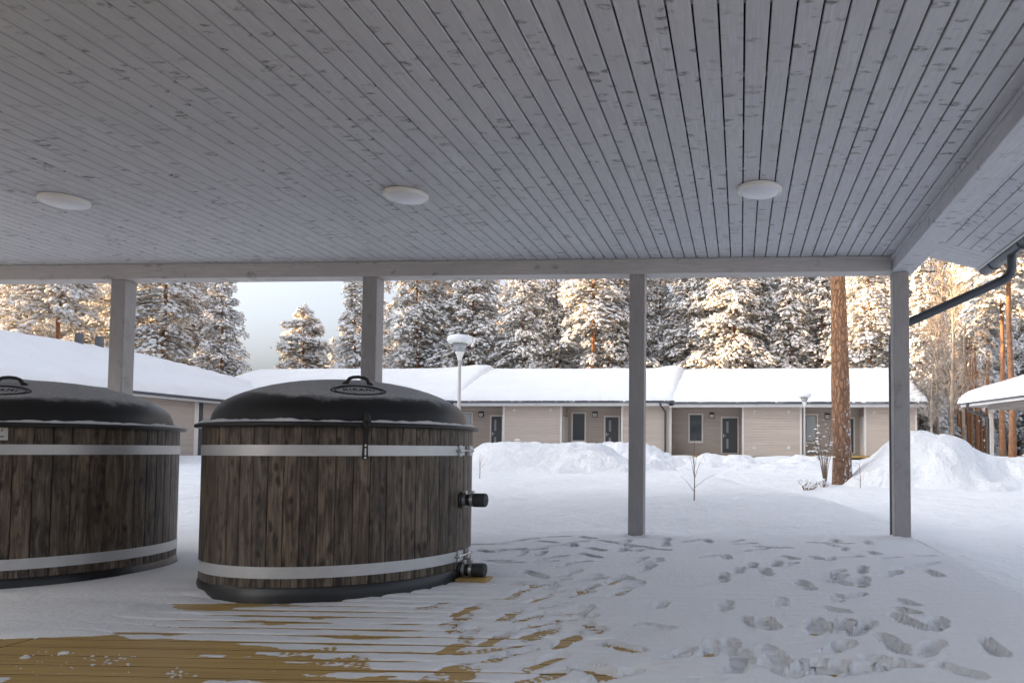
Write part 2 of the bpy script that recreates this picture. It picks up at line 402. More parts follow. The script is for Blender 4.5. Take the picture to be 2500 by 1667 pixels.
# ------------------------------------------------------------------ snow lying on the deck, trodden through
ANC = [(50,1610,-.03),(200,1610,-.03),(350,1612,-.03),(450,1592,-.018),(100,1655,-.025),(300,1655,-.012),(450,1640,-.02),(250,1575,-.018),(500,1625,-.018),(180,1660,-.004),
       (60,1570,-.012),(540,1655,.001),(330,1560,.002),(520,1545,.003),
       (600,1560,.0028),(700,1600,.0028),(800,1640,.0025),(900,1560,.0032),(1000,1600,.0032),(1050,1650,.0032),(800,1520,.0036),(650,1500,.0032),(950,1500,.0045),(1100,1560,.0045),(900,1650,.0028),
       (500,1478,.0),(560,1482,-.002),(620,1486,.003),(500,1510,.0045),(420,1500,.013),(1150,1480,.007),(1080,1440,.010),(680,1560,.0032),(600,1620,.004),(1180,1620,.007),(1150,1660,.006),(770,1560,.0032),
       (150,1450,.026),(250,1500,.026),(50,1500,.026),(400,1400,.03),(300,1440,.026),(130,1530,.02),(430,1460,.03),(460,1440,.035),(1200,1450,.018),(1230,1520,.016),(1300,1600,.020),(1300,1400,.028),(1500,1500,.032),(1500,1650,.028),
       (1800,1400,.036),(1800,1550,.034),(1800,1660,.033),(2200,1400,.046),(2200,1550,.042),(2200,1660,.040),(2400,1600,.045),(1400,1340,.034),(1150,1335,.03),(1700,1330,.038),(2050,1320,.042),(700,1340,.03),(450,1350,.03),(440,1320,.03)]
AP = np.array([[*onz(a, b, 0)[:2], t] for a, b, t in ANC])
def off_rows(lo, hi, start, pitch):
    o = np.array([-.012, -.0075, -.0042, 0, .0042, .0075, .0115, .018, .028, .042, .056, .070, .084, .098, .109])
    n = np.arange(math.floor((lo-start)/pitch), math.ceil((hi-start)/pitch)+1)
    a = (start+n[:, None]*pitch+o[None]*min(1, pitch/.1247)).ravel(); return np.unique(a[(a >= lo) & (a <= hi)])
sx = np.concatenate([off_rows(-7.0, XS, XS, XP), np.arange(XS+.016, 1.70, .0115)]); sx = np.unique(sx)
sy = off_rows(2.35, 7.06, Y0, PITCH); sy = np.concatenate([sy, [7.08, 7.1, 7.12, 7.14, 7.17, 7.2]])
SX, SY = np.meshgrid(sx, sy)
def thickness(x, y):
    num = np.zeros_like(x); den = np.zeros_like(x)
    for ax, ay, t in AP:
        w = 1/((((x-ax)*.8)**2+((y-ay)*1.5)**2)**1.6+1e-4); num += w*t; den += w
    return num/den
T = thickness(SX+.16*fbm(SX*1.7, SY*2.3, 121, 4), SY+.22*fbm(SX*1.5+9, SY*2.1, 123, 4))
T = np.where(T < .022, T+.007*sstep(.022, .012, T)*0+.0075*(1-sstep(.012, .022, T))*fbm(SX*3.1, SY*7.5, 103, 4)*(T > -.016), T)
isl = sstep(.30, .42, fbm(SX*3.3+5, SY*6.5, 107, 4)); T = np.where((T < .001), np.maximum(T, -.004+.0062*isl), T)
thin = 1-sstep(.012, .026, T)
T = T+.010*sstep(.018, .035, T)+thin*(.0052*fbm(SX*2.2, SY*5.5, 5, 4)+.0022*fbm(SX*16, SY*26, 8, 3))+(1-thin)*(.006*fbm(SX*1.6, SY*2.4, 6, 3)+.0015*fbm(SX*12, SY*12, 7, 3))
PRA = [(840,1040,1050,890,1),(1270,505,1430,435,.6),(1330,600,1450,530,0),(1480,355,1610,285,.5),(1560,420,1660,360,0),(1250,970,1590,1070,.4),(1090,800,1250,900,0),(1080,1190,1280,1250,1),
       (1220,1290,1410,1260,0),(680,1160,880,1100,.9),(640,1270,830,1230,0),(270,1110,690,1040,0),(300,1040,620,985,.2),(0,750,260,640,.7),(620,910,840,850,.7),(820,740,1150,715,.5),(640,640,800,590,.2),
       (450,610,650,520,0),(580,400,800,460,0),(670,520,810,480,0),(990,480,1230,430,0),(1050,560,1200,500,0),(540,485,660,495,0),(690,350,860,320,0),(760,300,940,280,0),(980,340,1090,330,0),
       (1050,260,1250,300,0),(620,240,740,230,0),(490,170,620,150,0),(700,160,880,185,0),(200,235,400,250,0),(440,235,550,230,0),(330,315,430,315,0),(430,335,520,335,0),(1110,220,1270,245,0),
       (1380,230,1560,250,0),(1620,225,1800,240,0),(850,560,1000,545,0),(1000,590,1110,560,0),(750,690,980,660,0),(380,800,560,700,0),(540,790,740,740,0),(860,780,1150,770,.2),(30,1180,90,1215,1),
       (600,150,700,140,0),(1000,180,1100,170,0),(820,130,950,125,0),(1050,125,1190,150,0),(300,960,420,905,.4),(0,1000,60,985,.8)]
PRB = [(200,440,190,380,0),(205,655,205,550,0),(230,280,200,240,0),(290,390,310,340,0),(400,350,400,305,0),(580,365,570,270,0),(650,325,690,312,0),(520,410,470,340,0),(600,645,610,510,0),
       (840,490,720,430,0),(1080,455,1000,440,0),(1190,410,1190,330,0),(1190,480,1190,410,.5),(1040,545,1180,520,0),(1340,420,1460,380,0),(890,285,840,260,0),(1070,215,1060,190,0),(350,220,520,200,0),
       (300,172,400,165,0),(560,195,630,195,0),(1440,550,1600,630,0),(1430,640,1560,690,.55),(1400,690,1580,790,0),(1560,780,1660,812,0),(900,610,1100,690,.1),(850,850,850,720,.1),(940,820,900,770,0),
       (1110,860,1260,750,.8),(920,980,1110,890,0),(1330,860,1540,1000,0),(1040,800,1070,750,0),(310,690,480,800,0),(470,700,550,810,0),(80,1010,110,870,.35),(230,960,240,870,0),(270,990,345,1000,0),
       (260,1110,340,1020,0),(500,1060,700,1130,0),(740,1085,830,1055,0),(870,1125,1030,1050,.7),(1080,1125,1190,1095,0),(1290,1110,1440,1045,0),(2050,880,2210,1030,0),(1810,1090,1970,1145,0),(1060,270,1150,265,0)]
DRAG = [('A',1200,160,1700,230),('B',1470,370,1740,312),('B',1320,290,1470,268),('B',1540,262,1720,256),('B',770,155,1140,165),('B',480,900,640,1070),('B',1280,840,1400,890),('A',0,195,480,185)]
def crop(tag_, x, y): return onz(1100+x/3.36, 1280+y/3.36, .01)[:2] if tag_ == 'A' else onz(1700+x/2.94, 1280+y/2.94, .01)[:2]
rng = random.Random(5)
def press(h, c, d, L, W, target, drag=False):
    global T
    m0 = (np.abs(SX-c[0]) < L) & (np.abs(SY-c[1]) < L)
    if not m0.any(): return
    x = SX[m0]-c[0]; y = SY[m0]-c[1]; u = x*d[0]+y*d[1]; v = -x*d[1]+y*d[0]
    w = W/2*(1-(0 if drag else .24)*np.exp(-((u/L+.10)/.13)**2)+(0 if drag else .06)*np.exp(-((u/L-.25)/.2)**2))
    jit = 1+.10*fbm(SX[m0]*18, SY[m0]*18, 61, 3)
    e = ((np.abs(u)/(L/2))**3.2+(np.abs(v)/w)**2.4)*jit
    m = 1-sstep(.88, 1.06, e); ring = np.exp(-((e-1.32)/.22)**2)
    t = T[m0]
    tread = .0042*np.sign(np.sin(u*2*PI/.032+1.2*np.abs(v)/w))*(np.abs(v) < w*.8)*(0 if drag else 1)+.007*fbm(SX[m0]*34, SY[m0]*34, 71, 3)
    tg = np.minimum(t, target+tread)
    T[m0] = t*(1-m)+tg*m+ring*(.0022+.007*fbm(SX[m0]*30, SY[m0]*30, 131, 3))*(t > .012)
for tg_, L_ in (('A', PRA), ('B', PRB)):
    for x1, y1, x2, y2, bare in L_:
        p, q = crop(tg_, x1, y1), crop(tg_, x2, y2); c = (p+q)/2; d = q-p; L = np.hypot(*d)
        if L < .05: d = np.array([rng.uniform(-.4, .4), 1.])
        d = d/np.hypot(*d); Lc = min(max(L, .24), .33)
        th = float(thickness(np.array([[c[0]]]), np.array([[c[1]]]))[0, 0])
        press(T, c, d, Lc, rng.uniform(.080, .098), .008 if th > .02 else -.0005)
        if bare: press(T, c+d*Lc*(.05 if bare > .8 else -.12), d, Lc*(.45+.4*bare), .085*(.55+.4*bare), -.006)
R2 = random.Random(77)
for k in range(62):
    if k < 40: c = np.array([R2.gauss(-1.05, .42), R2.uniform(2.7, 6.7)])
    else: c = np.array([R2.gauss(.45, .5), R2.uniform(2.7, 6.8)])
    if np.hypot(c[0]+2.6, c[1]-4.765) < 1.0 or c[0] > 1.3: continue
    a = R2.gauss(1.45, .55)+(PI if R2.random() < .4 else 0); d = np.array([math.cos(a), math.sin(a)])
    press(T, c, d, R2.uniform(.23, .28), R2.uniform(.08, .10), R2.uniform(.010, .022) if float(thickness(np.array([[c[0]]]), np.array([[c[1]]]))[0, 0]) > .015 else .0005)
for tg_, x1, y1, x2, y2 in DRAG:
    p, q = crop(tg_, x1, y1), crop(tg_, x2, y2); d = q-p; L = np.hypot(*d)
    press(T, (p+q)/2, d/L, L, .075, .020, True)
YB_ = 6.854
# grooves over the joints of the boards
thin = 1-sstep(.010, .024, T)
gdep = .0018+.014*thin*sstep(-.30, .05, fbm(SX*1.3, SY*8.02, 91, 2))
dy_ = np.abs((SY-Y0+PITCH/2) % PITCH-PITCH/2); dx_ = np.abs((SX-XS+XP/2) % XP-XP/2)
right_part = SX > XS
T = T-np.where(right_part, np.exp(-(dy_/np.where(thin > .5, .013, .006))**2), .55*np.exp(-(dx_/.0058)**2)*sstep(-.05, .25, fbm(SX*2.0, SY*.8, 95, 2)))*gdep
for px_ in (-6.16, -3.63, -1.045, 1.41):
    T = T+.018*np.exp(-(np.maximum(np.maximum(np.abs(SX-px_-.0725), np.abs(SY-YB_-.09))-.0725, 0)/.05)**2)*(1+fbm(SX*14, SY*14, 64, 2))
edge = np.maximum(sstep(1.575, 1.66, SX+.012*fbm(SY*3, SX, 81, 3)), .8*sstep(7.06, 7.2, SY+.015*fbm(SX*2, SY, 82, 3)))
T = T-edge*.16
T = np.where(T < 0, np.maximum(T*1.5-.002, -.03), T)
T = np.where(edge > .0, T, T)
Ff = grid_faces(len(sx), len(sy)); zf = T.ravel()
keep = (zf[Ff].max(1) > -.0035) | (edge.ravel()[Ff].max(1) > 0)
TUBS = [(-2.60, 4.765), (-4.757, 4.765)]
cxm = SX.ravel()[Ff[:, 0]]; cym = SY.ravel()[Ff[:, 0]]
for tx, ty in TUBS: keep &= np.hypot(cxm-tx, cym-ty) > .74
me = np_mesh('deck_snow', np.stack([SX.ravel(), SY.ravel(), zf], 1), Ff[keep], M['snow_deck'])
tag(link('deck_snow', me), 'thin trodden snow covering the wooden deck', 'snow', kind='stuff')

# ================================================================== PORCH
ZC, YB, ZB = 2.647, 6.854, 2.505
porch = empty('porch_shelter', (-3.5, 4, 0)); porch.location = (0, 0, 0)
tag(porch, 'grey painted timber porch with boarded ceiling, posts and beams over the tubs', 'porch')
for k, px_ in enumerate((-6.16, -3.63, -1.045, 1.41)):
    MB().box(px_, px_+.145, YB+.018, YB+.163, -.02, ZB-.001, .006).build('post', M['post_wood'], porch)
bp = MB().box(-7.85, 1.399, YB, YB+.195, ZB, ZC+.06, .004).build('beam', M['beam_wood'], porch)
MB().box(-7.85, 1.397, YB-.012, YB-.0005, ZC-.032, ZC-.002, .003).build('trim', M['beam_wood'], bp)
rbm = MB().box(1.40, 1.61, 0.2, YB+.195, ZB-.002, 2.93, .005)
bo = rbm.build('beam', M['ceiling_wood'], porch)
MB().box(1.386, 1.3995, 0.2, YB-.02, ZC-.032, ZC-.002, .003).build('trim', M['ceiling_wood'], bo)
ceil = empty('ceiling'); ceil.parent = porch
GAP0, CP = -.7369, .10752
CB = [(-.0496, .005), (-.0462, 0), (.0462, 0), (.0496, .005), (.0496, .020), (-.0496, .020)]
cuts = (4.70, 2.30, 5.90); pieces = []
for c_ in cuts:
    a_ = MB().prism(CB, .25, c_-.0008, 1).mesh('board'); b_ = MB().prism(CB, c_+.0008, YB-.001, 1).mesh('board')
    for q in (a_, b_): q.materials.append(M['ceiling_wood'])
    pieces.append((a_, b_))
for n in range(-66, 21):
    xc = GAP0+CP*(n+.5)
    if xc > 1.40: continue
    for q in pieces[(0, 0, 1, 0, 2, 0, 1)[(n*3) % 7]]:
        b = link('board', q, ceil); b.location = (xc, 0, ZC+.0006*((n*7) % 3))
for k in range(11): MB().box(-7.8, 1.39, YB-.35-k*.6, YB-.30-k*.6, ZC+.0215, ZC+.045).build('batten', M['soffit_paint'], ceil)
MB().box(-7.85, 1.395, .2, YB-.001, ZC+.05, ZC+.06).build('underlay', M['dark_void'], porch)
# sloping soffit outside the right-hand beam
def sz(x): return 2.92-.28*(x-1.61)
soff = empty('soffit'); soff.parent = porch
for k in range(7):
    xa = 1.62+k*.1115; xb_ = xa+.104
    MB().prism([(xa, sz(xa)), (xb_, sz(xb_)), (xb_, sz(xb_)+.02), (xa, sz(xa)+.02)], .2, 7.08, 1).build('board', M['ceiling_wood'], soff)
for k in range(5):
    ya = 7.085+k*.1065
    MB().prism([(-2.7, sz(-2.7)), (2.40, sz(2.40)), (2.40, sz(2.40)+.02), (-2.7, sz(-2.7)+.02)], ya, ya+.099, 1).build('board', M['ceiling_wood'], soff)
MB().prism([(2.403, sz(2.40)-.012), (2.425, sz(2.40)-.012), (2.425, 2.86), (2.403, 2.86)], .2, 7.62, 1).build('fascia', M['white_fascia'], porch)
rf = MB().prism([(2.40, sz(2.40)+.03), (2.46, 2.80), (-2.7, 4.25), (-7.9, 2.80), (-7.9, 2.72), (-2.7, 4.15), (1.60, 2.955)], .2, 7.625, 1).build('roof', M['roof_dark'], porch)
MB().prism([(2.40, 2.835), (2.30, 3.12), (-2.7, 4.6), (-7.7, 3.1), (-7.85, 2.83), (-2.7, 4.27)], .25, 7.60, 1).build('roof_snow', M['snow_roof'], rf)
# wall of the house behind the camera that the porch belongs to
MB().box(-7.9, 1.7, -2.75, -2.6, -.3, 2.7).build('house_wall', M['white_fascia'], porch)
# gutter, brackets and downpipe
g = MB(); prof = []
for k in range(13):
    a = PI+PI*k/12; prof.append((2.497+.066*math.cos(a), 2.705+.066*math.sin(a)))
prof += [(2.497+.060*math.cos(2*PI-PI*k/12), 2.705+.060*math.sin(2*PI-PI*k/12)) for k in range(13)]
g.prism(prof, .2, 7.64, 1)
gut = g.build('gutter', M['gutter_metal'], porch, sharp=35)
for k in range(8):
    yb_ = 7.35-k*.75
    MB().tube([(2.43, yb_, 2.75), (2.428, yb_, 2.69), (2.45, yb_, 2.645), (2.497, yb_, 2.63), (2.545, yb_, 2.65), (2.567, yb_, 2.70)], .006, 6).build('bracket', M['gutter_metal'], gut)
P = [(2.497, 6.90, 2.66), (2.497, 6.90, 2.54), (2.488, 6.905, 2.485), (2.455, 6.92, 2.445), (2.40, 6.94, 2.415)]
dp = MB().tube(P+[(1.52, 7.085, 2.035)], .0415, 14).build('downpipe', M['gutter_metal'], porch, sharp=40)
MB().tube([(1.56, 7.08, 2.05), (1.48, 7.09, 2.0), (1.452, 7.092, 1.93), (1.448, 7.092, 1.80), (1.448, 7.092, .02)], .0425, 14).build('lower_pipe', M['gutter_metal'], dp, sharp=40)
for k in range(6):
    q0 = Vector((2.49-k*.016, 6.905+.003*k, 2.49-k*.0135)); 
    MB().lathe([(.043, -.004), (.046, 0), (.043, .004)], 14).xf(Matrix.Translation(q0) @ Vector((-.75, .12, -.55)).to_track_quat('Z', 'Y').to_matrix().to_4x4()).build('crease_ring', M['gutter_metal'], dp)

# ------------------------------------------------------------------ ceiling lamps
LAMPN = ['leftmost round white ceiling lamp, above the cut-off tub', 'middle round white ceiling lamp, above the second post', 'rightmost round white ceiling lamp, over the trodden deck']
for k, lx in enumerate((-4.878, -2.353, .131)):
    t = empty('ceiling_lamp', (lx, 5.024, ZC)); tag(t, LAMPN[k], 'lamp', 'ceiling lamps under the porch')
    MB().lathe([(0, 0), (.146, 0), (.152, -.006), (.151, -.024), (.145, -.033), (.136, -.034), (.134, -.030), (.0, -.028)], 48).build('rim', M['lamp_white'], t, sharp=40)
    MB().lathe([(.1335, -.029), (.126, -.037), (.11, -.046), (.085, -.054), (.05, -.060), (.02, -.062), (0, -.0622)], 48).build('diffuser', M['lamp_diffuser'], t, smooth=True)

# ================================================================== HOT TUBS
TR, NS = .793, 56
LIDP = [(0, 1.300), (.08, 1.299), (.15, 1.295), (.23, 1.287), (.31, 1.276), (.38, 1.262), (.45, 1.245), (.52, 1.223), (.59, 1.195), (.64, 1.171), (.68, 1.147), (.71, 1.122), (.733, 1.092), (.748, 1.058), (.756, 1.025), (.762, 1.006), (.775, 1.000)]
def lid_z(r): return float(np.interp(r, [p[0] for p in LIDP], [p[1] for p in LIDP]))
stave_me = None
def polar(a, r, z): return Vector((r*math.cos(a), r*math.sin(a), z))
def hose(name, ang, z, parent):
    """capped hose outlet: flange, black hose, two clips with screw housings, grey cap"""
    t = empty(name); t.parent = parent
    X = Matrix.Translation((TR*math.cos(ang), TR*math.sin(ang), z)) @ Matrix.Rotation(ang, 4, 'Z') @ Matrix.Rotation(PI/2, 4, 'Y')
    def L(nm, prof, mt, sharp=35): return MB().lathe(prof, 32).xf(X).build(nm, M[mt], t, sharp=sharp)
    L('flange', [(0, -.01), (.053, -.01), (.055, .002), (.055, .010), (.050, .014), (.040, .014), (0, .014)], 'black_plastic')
    L('hose_pipe', [(0, .0), (.0385, .0), (.0385, .10), (0, .10)], 'black_rubber')
    for q in (.019, .068):
        L('clip', [(.0385, q), (.0425, q), (.0425, q+.020), (.0385, q+.020)], 'steel')
        MB().box(-.062, -.042, -.012, .012, q+.002, q+.018, .002).xf(X).build('screw_housing', M['steel'], t)
        MB().tube([(-.053, -.022, q+.010), (-.053, .020, q+.010)], .0055, 8).xf(X).build('screw', M['steel'], t)
    L('end_cap', [(0, .088), (.043, .088), (.0445, .092), (.0445, .158), (.041, .166), (.033, .168), (.0, .168)], 'cap_grey')
    MB().box(-.004, .004, -.02, .02, .1675, .172, .001).xf(X).build('cap_rib', M['cap_grey'], t)
def make_tub(loc, label, front, fittings):
    global stave_me
    t = empty('hot_tub', (*loc, 0)); tag(t, label, 'hot tub', 'wooden hot tubs with black lids on the deck')
    MB().lathe([(.74, 0), (TR+.014, 0), (TR+.012, .03), (TR+.004, .074), (TR-.002, .083), (.74, .083)], 96).build('base', M['black_plastic'], t, sharp=35)
    if stave_me is None:
        w = 2*PI*TR/NS/2-.0011
        stave_me = MB().prism([(-.030, -w*.96), (-.004, -w), (.0, -w+.004), (.0022, 0), (.0, w-.004), (-.004, w), (-.030, w*.96)], .0835, .982, 2).mesh('stave')
        stave_me.materials.append(M['stave_wood'])
    for k in range(NS):
        a = 2*PI*(k+.37)/NS; s = link('stave', stave_me, t); s.location = polar(a, TR, 0); s.rotation_euler = (0, 0, a)
    MB().lathe([(.755, .08), (.755, .99)], 64).build('liner', M['black_plastic'], t, smooth=True)
    for z0, z1 in ((.808, .869), (.133, .197)):
        g0, g1 = (-.005, .055) if fittings else (2.2, 2.26)
        b = MB().lathe([(TR+.002, z0), (TR+.005, z0), (TR+.005, z1), (TR+.002, z1)], 96, a0=g1, a1=2*PI+g0, closed=True).build('band', M['band_steel'], t, sharp=35)
        if fittings:
            for aa in (-.095, .118):
                X = Matrix.Rotation(aa, 4, 'Z') @ Matrix.Translation((TR+.006, 0, 0))
                MB().box(0, .007, -.021, .021, z0-.004, z1+.004, .0015).xf(X).build('clamp_plate', M['band_steel'], b)
                MB().box(.006, .016, -.012, .012, (z0+z1)/2-.011, (z0+z1)/2+.011, .003).xf(X).build('clamp_lug', M['band_steel'], b)
            zc = (z0+z1)/2
            MB().tube([polar(-.15, TR+.019, zc), polar(-.05, TR+.021, zc), polar(.06, TR+.021, zc), polar(.14, TR+.019, zc)], .0065, 10).build('bolt', M['steel'], b)
            for aa in (-.125, .02, .155):
                MB().tube([polar(aa-.009, TR+.0195, zc), polar(aa+.009, TR+.0195, zc)], .011, 6).build('nut', M['steel'], b)
    # lid
    lid = MB().lathe(LIDP+[(.818, .9995), (.832, .994), (.836, .986), (.835, .974), (.826, .971), (.80, .972), (.78, .975)], 128).build('lid', M['lid_plastic'], t, smooth=True)
    n = 220; V = []; prof = 7
    for i in range(n):
        a = 2*PI*i/n
        amp = .75+.9*float(fbm(a*9/2, 1.3, 12, 3))+.5*float(fbm(a*40/2, 4.1, 13, 2)); amp = max(.25, amp)
        for q in range(prof):
            f = q/(prof-1); r = .762+f*(.056+.010*float(fbm(a*24, 2.2, 14, 2))); V.append((r*math.cos(a), r*math.sin(a), .9985+.021*amp*math.sin(PI*min(1, .12+.88*f))**.7*(1.15-.5*f)))
    Fc = np.array([[i*prof+q, ((i+1) % n)*prof+q, ((i+1) % n)*prof+q+1, i*prof+q+1] for i in range(n) for q in range(prof-1)])
    ro = link('rim_snow', np_mesh('rim_snow', np.array(V), Fc, M['snow_deck']), lid)
    # handle, oval badge and raised lettering on the front of the crown
    er = Vector((math.cos(front), math.sin(front), 0)); et = Vector((-math.sin(front), math.cos(front), 0))
    def S(a, b, lift=0.0):
        p = er*a+et*b; r = p.length; zz = lid_z(r); d = .01
        sl = (lid_z(r+d)-lid_z(max(0, r-d)))/(2*d if r > d else d+r)
        nr = (Vector((0, 0, 1))-p.normalized()*sl).normalized(); return Vector((p.x, p.y, zz))+nr*lift
    H = [(-.064, -.002), (-.060, .012), (-.047, .034), (-.028, .042), (0, .045), (.028, .042), (.047, .034), (.060, .012), (.064, -.002)]
    hd = MB().tube([S(.455, b, l) for b, l in H], [.0105, .011, .0105, .010, .010, .010, .0105, .011, .0105], 12).build('handle', M['black_plastic'], lid, smooth=True)
    for sgn in (-1, 1):
        MB().tube([S(.455, sgn*.058, .002), S(.455, sgn*.070, .006), S(.455, sgn*.086, .0)], [.013, .012, .006], 10).build('handle_foot', M['black_plastic'], hd, smooth=True)
    bd = None
    for sa, sb, off, w in ((.072, .140, 0, .0042), (.062, .122, .006, .0034)):
        loop = [S(.578+off+sa*math.sin(2*PI*k/64), -.01+sb*math.cos(2*PI*k/64)*(1+.07*abs(math.cos(2*PI*k/64))**6), .002) for k in range(65)]
        q = MB().tube(loop, w, 6, False).build('badge_ring', M['black_plastic'], lid, smooth=True); bd = bd or q
    cu = bpy.data.curves.new('lettering', 'FONT'); cu.body = 'KIRAMI'; cu.size = .046; cu.align_x = 'CENTER'; cu.align_y = 'CENTER'; cu.extrude = .002; cu.resolution_u = 2; cu.space_character = 1.25
    to = bpy.data.objects.new('tmp_text', cu); C.objects.link(to); dg = bpy.context.evaluated_depsgraph_get(); dg.update()
    tm = bpy.data.meshes.new_from_object(to.evaluated_get(dg)); tm.name = 'lettering'; bpy.data.objects.remove(to)
    for v in tm.vertices:
        v.co = S(.578-v.co.y*1.3, v.co.x-.01, .0012+v.co.z)
    tm.materials.clear(); tm.materials.append(M['black_plastic']); link('lettering', tm, lid)
    # rubber strap with slotted steel catch
    X = Matrix.Rotation(front, 4, 'Z')
    st = MB(); pr = [(.842, 1.024), (.846, .99), (.838, .955), (.818, .925), (.806, .90), (.803, .85), (.803, .80), (.801, .789)]
    wd = [.021, .022, .016, .0125, .0125, .0145, .0165, .013]
    vs_, fs_ = [], []
    for (r, z), w in zip(pr, wd): vs_ += [(r, -w, z), (r, w, z), (r+.011, w*.9, z), (r+.011, -w*.9, z)]
    for i in range(len(pr)-1):
        for k in range(4): fs_.append((i*4+k, i*4+(k+1) % 4, i*4+4+(k+1) % 4, i*4+4+k))
    fs_ += [(3, 2, 1, 0), tuple(range(len(pr)*4-4, len(pr)*4))]
    so = st.add(vs_, fs_).xf(X).build('strap', M['black_rubber'], t, sharp=50)
    MB().tube([(.80, -.005, 1.012), (.846, 0, 1.030), (.858, 0, 1.018), (.85, 0, .992)], [.012, .021, .017, .010], 10).xf(X).build('strap_hook', M['black_plastic'], so, smooth=True)
    for zz in (.868, .798):
        MB().tube([(.805, 0, zz), (.8165, 0, zz)], .0062, 12).xf(X).build('rivet', M['steel'], so)
    MB().box(.81, .8152, -.004, .004, .812, .852, .001).xf(X).build('slot_plate', M['steel'], so)
    if fittings:
        hose('water_outlet', -.045, .52, t); hose('water_outlet', -.045, .072, t)
    else:
        hose('water_outlet', 2.4, .52, t); hose('water_outlet', 2.4, .072, t)
    return t
tub1 = make_tub(TUBS[0], 'whole hot tub of dark staves with two capped hose outlets, beside the trodden snow', math.radians(-54.5), True)
tub2 = make_tub(TUBS[1], 'hot tub of dark staves cut off by the left edge of the picture', math.radians(-62), False)
# printed label on the second tub
ang = math.atan2(4.12-4.765, -4.30+4.757)-.06
X = Matrix.Rotation(ang, 4, 'Z')
lb = MB().lathe([(TR+.003, .893), (TR+.0055, .893), (TR+.0055, .966), (TR+.003, .966)], 8, a0=-.13, a1=.07, closed=True).xf(X).build('label_plate', M['sign_white'], tub2)
MB().lathe([(TR+.006, -.033), (TR+.0064, -.033), (TR+.0064, .033), (TR+.006, .033)], 1, a0=0, a1=.001, closed=True) 
yd = MB(); pts = [(TR+.0068, .034*1.0*math.cos(2*PI*k/24)-.032, .9295+.034*math.sin(2*PI*k/24)) for k in range(24)]
yd.add(pts, [tuple(range(24))]).xf(X).build('yellow_disc', M['yellow_print'], lb)
for zz, w in ((.956, .010), (.951, .010), (.946, .010), (.915, .019), (.911, .019)):
    MB().add([(TR+.0066, .030-w/2, zz), (TR+.0066, .030+w/2, zz), (TR+.0066, .030+w/2, zz+.003), (TR+.0066, .030-w/2, zz+.003)], [(0, 1, 2, 3)]).xf(X).build('print_line', M['black_print'], lb)
# wooden offcut under the lower outlet
MB().box(-1.80, -1.60, 4.62, 4.76, .008, .030, .004).build('wood_offcut', M['deck_wood_x'])
tag(bpy.data.objects['wood_offcut'], 'yellow wooden offcut lying under the lower hose outlet of the tub', 'plank')
# loose snow crumbs on the bare boards
def snow_lump(x, y, r, z=.0, seed=0):
    bm = bmesh.new(); bmesh.ops.create_icosphere(bm, subdivisions=2, radius=1)
    for v in bm.verts:
        n = 1+.55*float(fbm(v.co.x*2+seed, v.co.y*2+v.co.z*1.7, 5+seed, 3)); v.co = Vector((v.co.x*r*n*1.2, v.co.y*r*n, max(-.2, v.co.z)*r*.55*n))
    q = MB(); q.bm(bm); q.v = [(a+x, b+y, c+z) for a, b, c in q.v]; return q
rng = random.Random(8); crumbs = MB()
for cxp, cyp, rr_ in [(62, 1605, .016), (154, 1595, .018)]+[(rng.uniform(20, 330), rng.uniform(1590, 1650), rng.uniform(.002, .0045)) for k in range(30)]+[(rng.gauss(436, 16), rng.gauss(1645, 9), rng.uniform(.002, .008)) for k in range(16)]+[(rng.gauss(265, 22), rng.gauss(1612, 6), rng.uniform(.002, .008)) for k in range(14)]:
    p = onz(cxp, cyp, 0); q = snow_lump(p[0], p[1], rr_, .001, rng.randint(0, 99)); crumbs.add(q.v, q.f)
tag(crumbs.build('snow_crumbs', M['snow_deck'], smooth=True), 'loose white snow crumbs scattered on the bare yellow boards', 'snow', kind='stuff')

# ================================================================== BUILDINGS
def clad(b, axis, c, u0, u1, z0, z1, out, pitch=.150):
    """lapped horizontal boards on a wall: plane axis=c, from u0 to u1, facing direction out (+1/-1)"""
    prof = []; z = z0
    while z < z1-.01:
        zt = min(z+pitch, z1)
        prof += [(c+out*.022, z), (c+out*.022, z+(zt-z)*.86), (c+out*.004, z+(zt-z)*.93), (c+out*.004, zt)]; z = zt
    vs_ = []; fs_ = []; n = len(prof)
    for u in (u0, u1):
        for q, zz in prof: vs_.append((u, q, zz) if axis == 1 else (q, u, zz))
    for i in range(n-1): fs_.append((i, i+1, n+i+1, n+i))
    b.add(vs_, fs_)
YW, YF = 43.0, 41.5            # recessed wall, front of the projecting store boxes
def xw(nx, Y=YW): return float(ony(nx, 1040, Y)[0])
def window(t, x0, x1, z0, z1, y, mat):
    w = .085
    fr = MB(); fr.box(x0, x1, y-.05, y+.02, z0, z0+w*1.25).box(x0, x1, y-.05, y+.02, z1-w, z1).box(x0, x0+w, y-.05, y+.02, z0+w*1.25, z1-w).box(x1-w, x1, y-.05, y+.02, z0+w*1.25, z1-w)
    fo = fr.build('window', M['cream_trim'], t)
    a, b, c, d = x0+w, x1-w, z0+w*1.25, z1-w; s = .035
    MB().box(a, b, y-.028, y+.02, c, c+s).box(a, b, y-.028, y+.02, d-s, d).box(a, a+s, y-.028, y+.02, c+s, d-s).box(b-s, b, y-.028, y+.02, c+s, d-s).build('sash', M['vent_grey'], fo)
    MB().box(a+s, b-s, y-.012, y+.01, c+s, d-s).build('pane', M[mat], fo)
    MB().box(x0-.02, x1+.02, y-.09, y-.051, z0-.03, z0+.01).build('sill', M['cream_trim'], fo)
